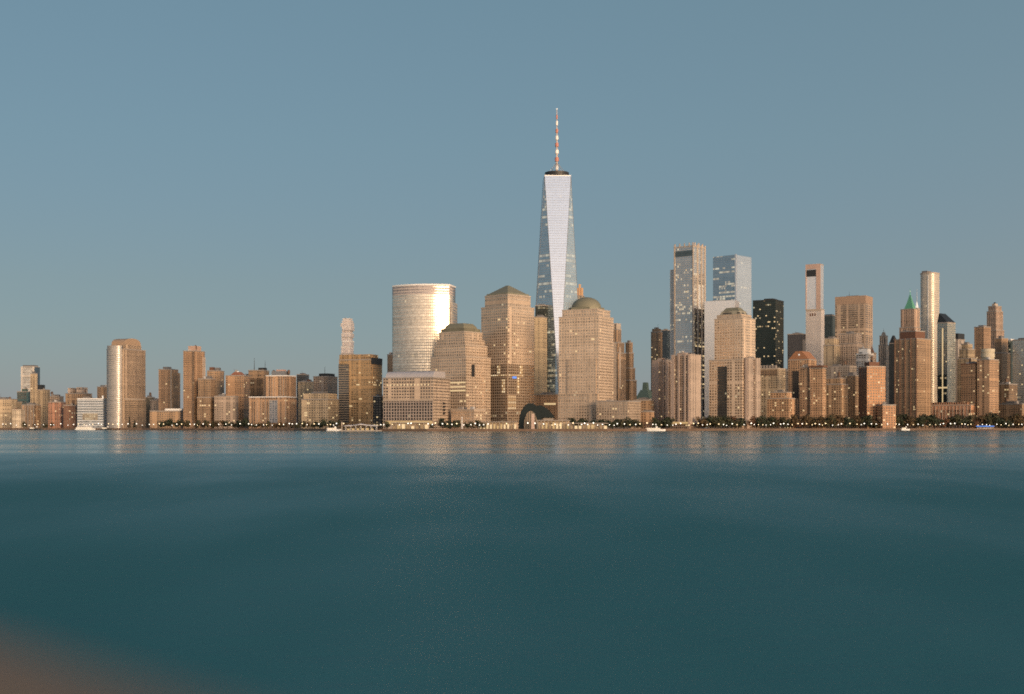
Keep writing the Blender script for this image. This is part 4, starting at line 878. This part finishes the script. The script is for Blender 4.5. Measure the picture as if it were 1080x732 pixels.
row('in front of the overhanging roof tower', 843, 886, 11, 13.5, [1, 2, 1, 2], 34)
row('in front of the dark brown flats', 887, 912, 7, 13.5, [0, 1, 2], 34)
row('in front of the bright orange gridded tower', 913, 943, 8, 13, [0, 2, 3], 32)
row('in front of the big red brown brick tower', 944, 982, 10, 15.5, [0, 1, 2], 34)
row('in front of the colonnade building', 983, 1030, 9, 13.5, [3, 0, 1], 30)
row('in front of the cream drum tower', 1031, 1052, 6, 15.5, [0, 1, 2], 32)
row('in front of the low flats at the right edge', 1053, 1090, 9, 14.5, [0, 1, 2], 32)
# two dark conifers by the rounded crown tower
for px, h, lab in ((136.5, 20, 'taller dark conifer in front of the rounded crown tower'), (142, 16, 'shorter dark conifer right of its taller twin')):
    Yt = shore(px) + 26
    t = thing('conifer', lab, 'tree', (PX(px, Yt), Yt, GZ), 0, 'trees along the far shore')
    bm = NB(); rr = random.Random(px)
    for k in range(900):
        f = rr.random() ** .7; zz = 1.5 + (h - 1.5) * (1 - f); r_ = 3.6 * f * rr.uniform(.5, 1.0); a = rr.uniform(0, 6.28)
        p = Vector((r_ * math.cos(a), r_ * math.sin(a), zz)); u = Vector((math.cos(a), math.sin(a), -.4)).normalized(); v = Vector((-math.sin(a), math.cos(a), 0)); s_ = .45
        bm.faces.new([bm.verts.new(p + u * s_ * x + v * s_ * y) for x, y in ((-1, -.5), (1, -.3), (1.2, .3), (-1, .5))])
    obj('crown', bm, leafm[0], t); obj('trunk', tube(NB(), (0, 0, -.2), (0, 0, h * .9), .35, .05), bark, t)

# ------------------------------------------------------------------ promenade lamps
def lamp_proto(mat):
    a = NB(); tube(a, (0, 0, 0), (0, 0, 5.2), .14, .09, 6); pole = bpy.data.meshes.new('pole'); a.to_mesh(pole); a.free(); pole.materials.append(M['dark'])
    a = NB(); lathe(a, [(0, 5.1), (.5, 5.35), (.72, 5.8), (.5, 6.3), (0, 6.5)], 10); gl = bpy.data.meshes.new('lamp_globe'); a.to_mesh(gl); a.free(); gl.materials.append(mat)
    return pole, gl
LP = [lamp_proto(M['lamp']), lamp_proto(M['lamp_warm'])]
px = 3.
nl = 0
while px < 1080 and nl < 190:
    skip = 363 < px < 400 or (505 < px < 548 and R.random() < .5)
    if not skip:
        Yl = shore(px) + R.uniform(7, 12); i = 0 if R.random() < .62 else 1
        sc_ = R.uniform(.85, 1.35)
        t = thing('street_lamp', ('white' if i == 0 else 'warm yellow') + ' glowing lamp on a thin pole along the far promenade', 'lamp', (PX(px, Yl), Yl, GZ), 0, ('white' if i == 0 else 'warm') + ' lamps along the promenade')
        t.scale = (sc_, sc_, sc_)
        for nm, me in zip(('pole', 'lamp_globe'), LP[i]):
            o = bpy.data.objects.new(nm, me); COL.objects.link(o); o.parent = t
        nl += 1
    px += R.choice((3.2, 4.5, 6, 7.5, 9, 5))

# ------------------------------------------------------------------ land, seawall, water
def sheet(name, pts, z, mat):
    bm = NB(); bm.faces.new([bm.verts.new((p[0], p[1], z)) for p in pts]); bmesh.ops.recalc_face_normals(bm, faces=bm.faces)
    for f in bm.faces:
        if f.normal.z < 0: f.normal_flip()
    return tag(obj(name, bm, mat), kind='structure')
edge = [(PX(p, y), y) for p, y in SHORE]
far = [(9000, 9000), (-9000, 9000)]
sheet('ground', edge + far, GZ, plain('paving', (.12, .10, .085), .9, scale=.05))
bm = NB()
for (a, b_) in zip(edge, edge[1:]):
    bm.faces.new([bm.verts.new(p) for p in ((a[0], a[1], -4), (b_[0], b_[1], -4), (b_[0], b_[1], GZ + .45), (a[0], a[1], GZ + .45))])
    bm.faces.new([bm.verts.new(p) for p in ((a[0], a[1], GZ + .45), (b_[0], b_[1], GZ + .45), (b_[0], b_[1] + .8, GZ + .45), (a[0], a[1] + .8, GZ + .45))])
    bm.faces.new([bm.verts.new(p) for p in ((a[0], a[1] + .8, GZ + .45), (b_[0], b_[1] + .8, GZ + .45), (b_[0], b_[1] + .8, GZ), (a[0], a[1] + .8, GZ))])
bmesh.ops.remove_doubles(bm, verts=bm.verts, dist=.01)
tag(obj('seawall', bm, plain('seawall_stone', (.16, .105, .075), .9, vary=.5, scale=.12)), kind='structure')
pr = edge[1:-1]
sheet('promenade', [(x, y + .9) for x, y in pr] + [(x, y + 16) for x, y in pr[::-1]], GZ + .004, plain('promenade_paving', (.22, .17, .13), .85, scale=.2))

m, N, L = new_mat('river_water'); bs = principled(m)
bs.inputs['Base Color'].default_value = (.032, .155, .162, 1); bs.inputs['Roughness'].default_value = .12; bs.inputs['IOR'].default_value = 1.33
tc = N.new('ShaderNodeTexCoord')
def nmap(sx, sy, scale, detail, rough=.55):
    mp = N.new('ShaderNodeMapping'); mp.inputs['Scale'].default_value = (sx, sy, 1); L.new(tc.outputs['Object'], mp.inputs[0])
    z = N.new('ShaderNodeTexNoise'); z.inputs['Scale'].default_value = scale; z.inputs['Detail'].default_value = detail; z.inputs['Roughness'].default_value = rough
    L.new(mp.outputs[0], z.inputs['Vector']); return z.outputs['Fac']
n1 = nmap(.6, 1, .35, 6, .6); n2 = nmap(.5, 1, .06, 4, .5); wind = nmap(.10, 1, .012, 4, .6); soft = nmap(1, .28, .045, 2, .5)
# the river is calm in the lee of the far bank and ruffled by wind on this side
sy = N.new('ShaderNodeSeparateXYZ'); L.new(tc.outputs['Object'], sy.inputs[0])
def mrange(src, a, b_, c, d, smooth=True):
    r = N.new('ShaderNodeMapRange'); r.interpolation_type = 'SMOOTHSTEP' if smooth else 'LINEAR'
    for i, v in zip((1, 2, 3, 4), (a, b_, c, d)): r.inputs[i].default_value = v
    L.new(src, r.inputs[0]); return r.outputs[0]
def wmath(op, a, b_):
    n = N.new('ShaderNodeMath'); n.operation = op
    for i, v in enumerate((a, b_)):
        if isinstance(v, (int, float)): n.inputs[i].default_value = v
        else: L.new(v, n.inputs[i])
    return n.outputs[0]
ruff = mrange(sy.outputs[1], 30, 400, 1, 0)
bp = N.new('ShaderNodeBump'); bp.inputs['Distance'].default_value = .5; L.new(n1, bp.inputs['Height'])
L.new(wmath('MULTIPLY_ADD', ruff, 0.), bp.inputs['Strength']); bp.inputs['Strength'].links[0].from_node.inputs[2].default_value = .11
bp2 = N.new('ShaderNodeBump'); bp2.inputs['Strength'].default_value = .1; bp2.inputs['Distance'].default_value = 2.; L.new(n2, bp2.inputs['Height']); L.new(bp.outputs[0], bp2.inputs['Normal'])
L.new(bp2.outputs[0], bs.inputs['Normal'])
calm = wmath('MULTIPLY', mrange(wind, .34, .66, .13, .25), wmath('SUBTRACT', 1., ruff))
L.new(wmath('ADD', calm, wmath('MULTIPLY', ruff, mrange(soft, .3, .7, .48, .68))), bs.inputs['Roughness'])
L.new(mrange(ruff, 0, 1, .5, .26, False), bs.inputs['Specular IOR Level'])
WATER = m
sheet('river', [(-12000, -3000), (12000, -3000), (12000, 12000), (-12000, 12000)], 0, m)

# ------------------------------------------------------------------ near quay with its rail (blurred brown corner)
t = thing('quay_railing', 'blurred brown wooden rail close to the camera in the lower left corner', 'railing', (-.285, .74, 5.808), 0)
dr = Vector((.179, -.21, 0)).normalized()
bm = NB(); tube(bm, -dr * 4 + Vector((0, 0, 1.02)), dr * 3 + Vector((0, 0, 1.02)), .05, .05, 16)
obj('handrail', bm, plain('rail_wood', (.22, .145, .09), .6), t)
for k in (-3.2, -1.2, 1.6): obj('post', tube(NB(), dr * k, dr * k + Vector((0, 0, 1.0)), .04), M['dark'], t)
nn = Vector((-dr.y, dr.x, 0))   # towards the water
nn = nn if nn.y > 0 else -nn
c0 = Vector((-.285, .74, 0))
bm = NB()
pts = [c0 - dr * 6 + nn * .15, c0 + dr * 4 + nn * .15, c0 + dr * 4 - nn * 8, c0 - dr * 6 - nn * 8]
prism(bm, [(p.x, p.y) for p in pts], -3, 5.808)
bmesh.ops.recalc_face_normals(bm, faces=bm.faces)
tag(obj('near_quay', bm, [M['concrete'], M['concrete']]), kind='structure')

# ------------------------------------------------------------------ light
SUN_EL, SUN_AZ = 4.5, 30.      # low in the west behind the camera, to its right
w = bpy.data.worlds.new('World'); sc.world = w; w.use_nodes = True
N, L = w.node_tree.nodes, w.node_tree.links
sky = N.new('ShaderNodeTexSky'); sky.sky_type = 'NISHITA'; sky.sun_disc = False
sky.sun_elevation = rad(SUN_EL); sky.altitude = 0; sky.air_density = 1.0; sky.dust_density = .3; sky.ozone_density = 3.0
sd = Vector((math.sin(rad(SUN_AZ)), -math.cos(rad(SUN_AZ)), math.tan(rad(SUN_EL)))).normalized()   # towards the sun
sky.sun_rotation = math.atan2(sd.x, sd.y)
bg = N['Background']; bg.inputs[1].default_value = .06
L.new(sky.outputs[0], bg.inputs[0])
# dusk airlight: a pale band all round the horizon and the broad afterglow in the west
tc = N.new('ShaderNodeTexCoord'); sp = N.new('ShaderNodeSeparateXYZ'); L.new(tc.outputs['Generated'], sp.inputs[0])
def mth(op, a, b=None):
    n = N.new('ShaderNodeMath'); n.operation = op
    for i, v in enumerate((a, b)):
        if v is None: continue
        if isinstance(v, (int, float)): n.inputs[i].default_value = v
        else: L.new(v, n.inputs[i])
    return n.outputs[0]
def ramp(stops):
    r = N.new('ShaderNodeValToRGB'); el = r.color_ramp.elements
    for i, (deg, c) in enumerate(stops):
        e_ = el[i] if i < 2 else el.new(.5)
        e_.position = math.sin(rad(deg)); e_.color = (*c, 1)
    L.new(mth('MAXIMUM', sp.outputs[2], 0.), r.inputs[0]); return r.outputs[0]
air = ramp([(0, (.132, .17, .262)), (90, (.04, .08, .12)), (3, (.138, .168, .225)), (6, (.142, .166, .19)), (12, (.133, .184, .199)), (18, (.122, .182, .198)), (40, (.06, .11, .15))])
glow = ramp([(0, (2.1, 1.36, .76)), (90, (.05, .07, .1)), (5, (1.6, 1.17, .77)), (15, (.86, .75, .66)), (40, (.22, .25, .3))])
hz = mth('MAXIMUM', mth('SQRT', mth('ADD', mth('MULTIPLY', sp.outputs[0], sp.outputs[0]), mth('MULTIPLY', sp.outputs[1], sp.outputs[1]))), .001)
ca = mth('DIVIDE', mth('ADD', mth('MULTIPLY', sp.outputs[0], math.sin(rad(SUN_AZ))), mth('MULTIPLY', sp.outputs[1], -math.cos(rad(SUN_AZ)))), hz)
az = mth('POWER', mth('MULTIPLY_ADD', ca, .5), 2.6)
az.node.inputs[0].links[0].from_node.inputs[2].default_value = .5
vm_ = N.new('ShaderNodeVectorMath'); vm_.operation = 'SCALE'; L.new(glow, vm_.inputs[0]); L.new(az, vm_.inputs['Scale'])
va = N.new('ShaderNodeVectorMath'); va.operation = 'ADD'; L.new(vm_.outputs[0], va.inputs[0]); L.new(air, va.inputs[1])
bg2 = N.new('ShaderNodeBackground'); L.new(va.outputs[0], bg2.inputs[0])
ash = N.new('ShaderNodeAddShader'); L.new(bg.outputs[0], ash.inputs[0]); L.new(bg2.outputs[0], ash.inputs[1])
L.new(ash.outputs[0], N['World Output'].inputs[0])
sl = bpy.data.lights.new('sun', 'SUN'); sl.energy = 4.4; sl.angle = rad(28); sl.color = (1, .685, .41)
so = bpy.data.objects.new('sun', sl); COL.objects.link(so); so.rotation_euler = (-sd).to_track_quat('-Z', 'Y').to_euler()

# ------------------------------------------------------------------ camera
cam = bpy.data.cameras.new('camera'); co = bpy.data.objects.new('camera', cam); COL.objects.link(co)
co.location = (0, 0, CAMZ); co.rotation_euler = (rad(90), 0, 0)
cam.sensor_width = 36; cam.lens = F / 1080 * 36; cam.shift_y = (HY - 366) / 1080; cam.clip_end = 30000; cam.clip_start = .02
cam.dof.use_dof = True; cam.dof.focus_distance = 55; cam.dof.aperture_fstop = 1.1
sc.camera = co
vs = sc.view_settings; sc.display_settings.display_device = 'sRGB'
vs.view_transform = 'Standard'; vs.look = 'None'; vs.exposure = 0; vs.gamma = 1; vs.use_curve_mapping = False
sc.cycles.use_denoising = False
sc.cycles.max_bounces = 5
sc.cycles.sample_clamp_indirect = 1; sc.cycles.sample_clamp_direct = 8
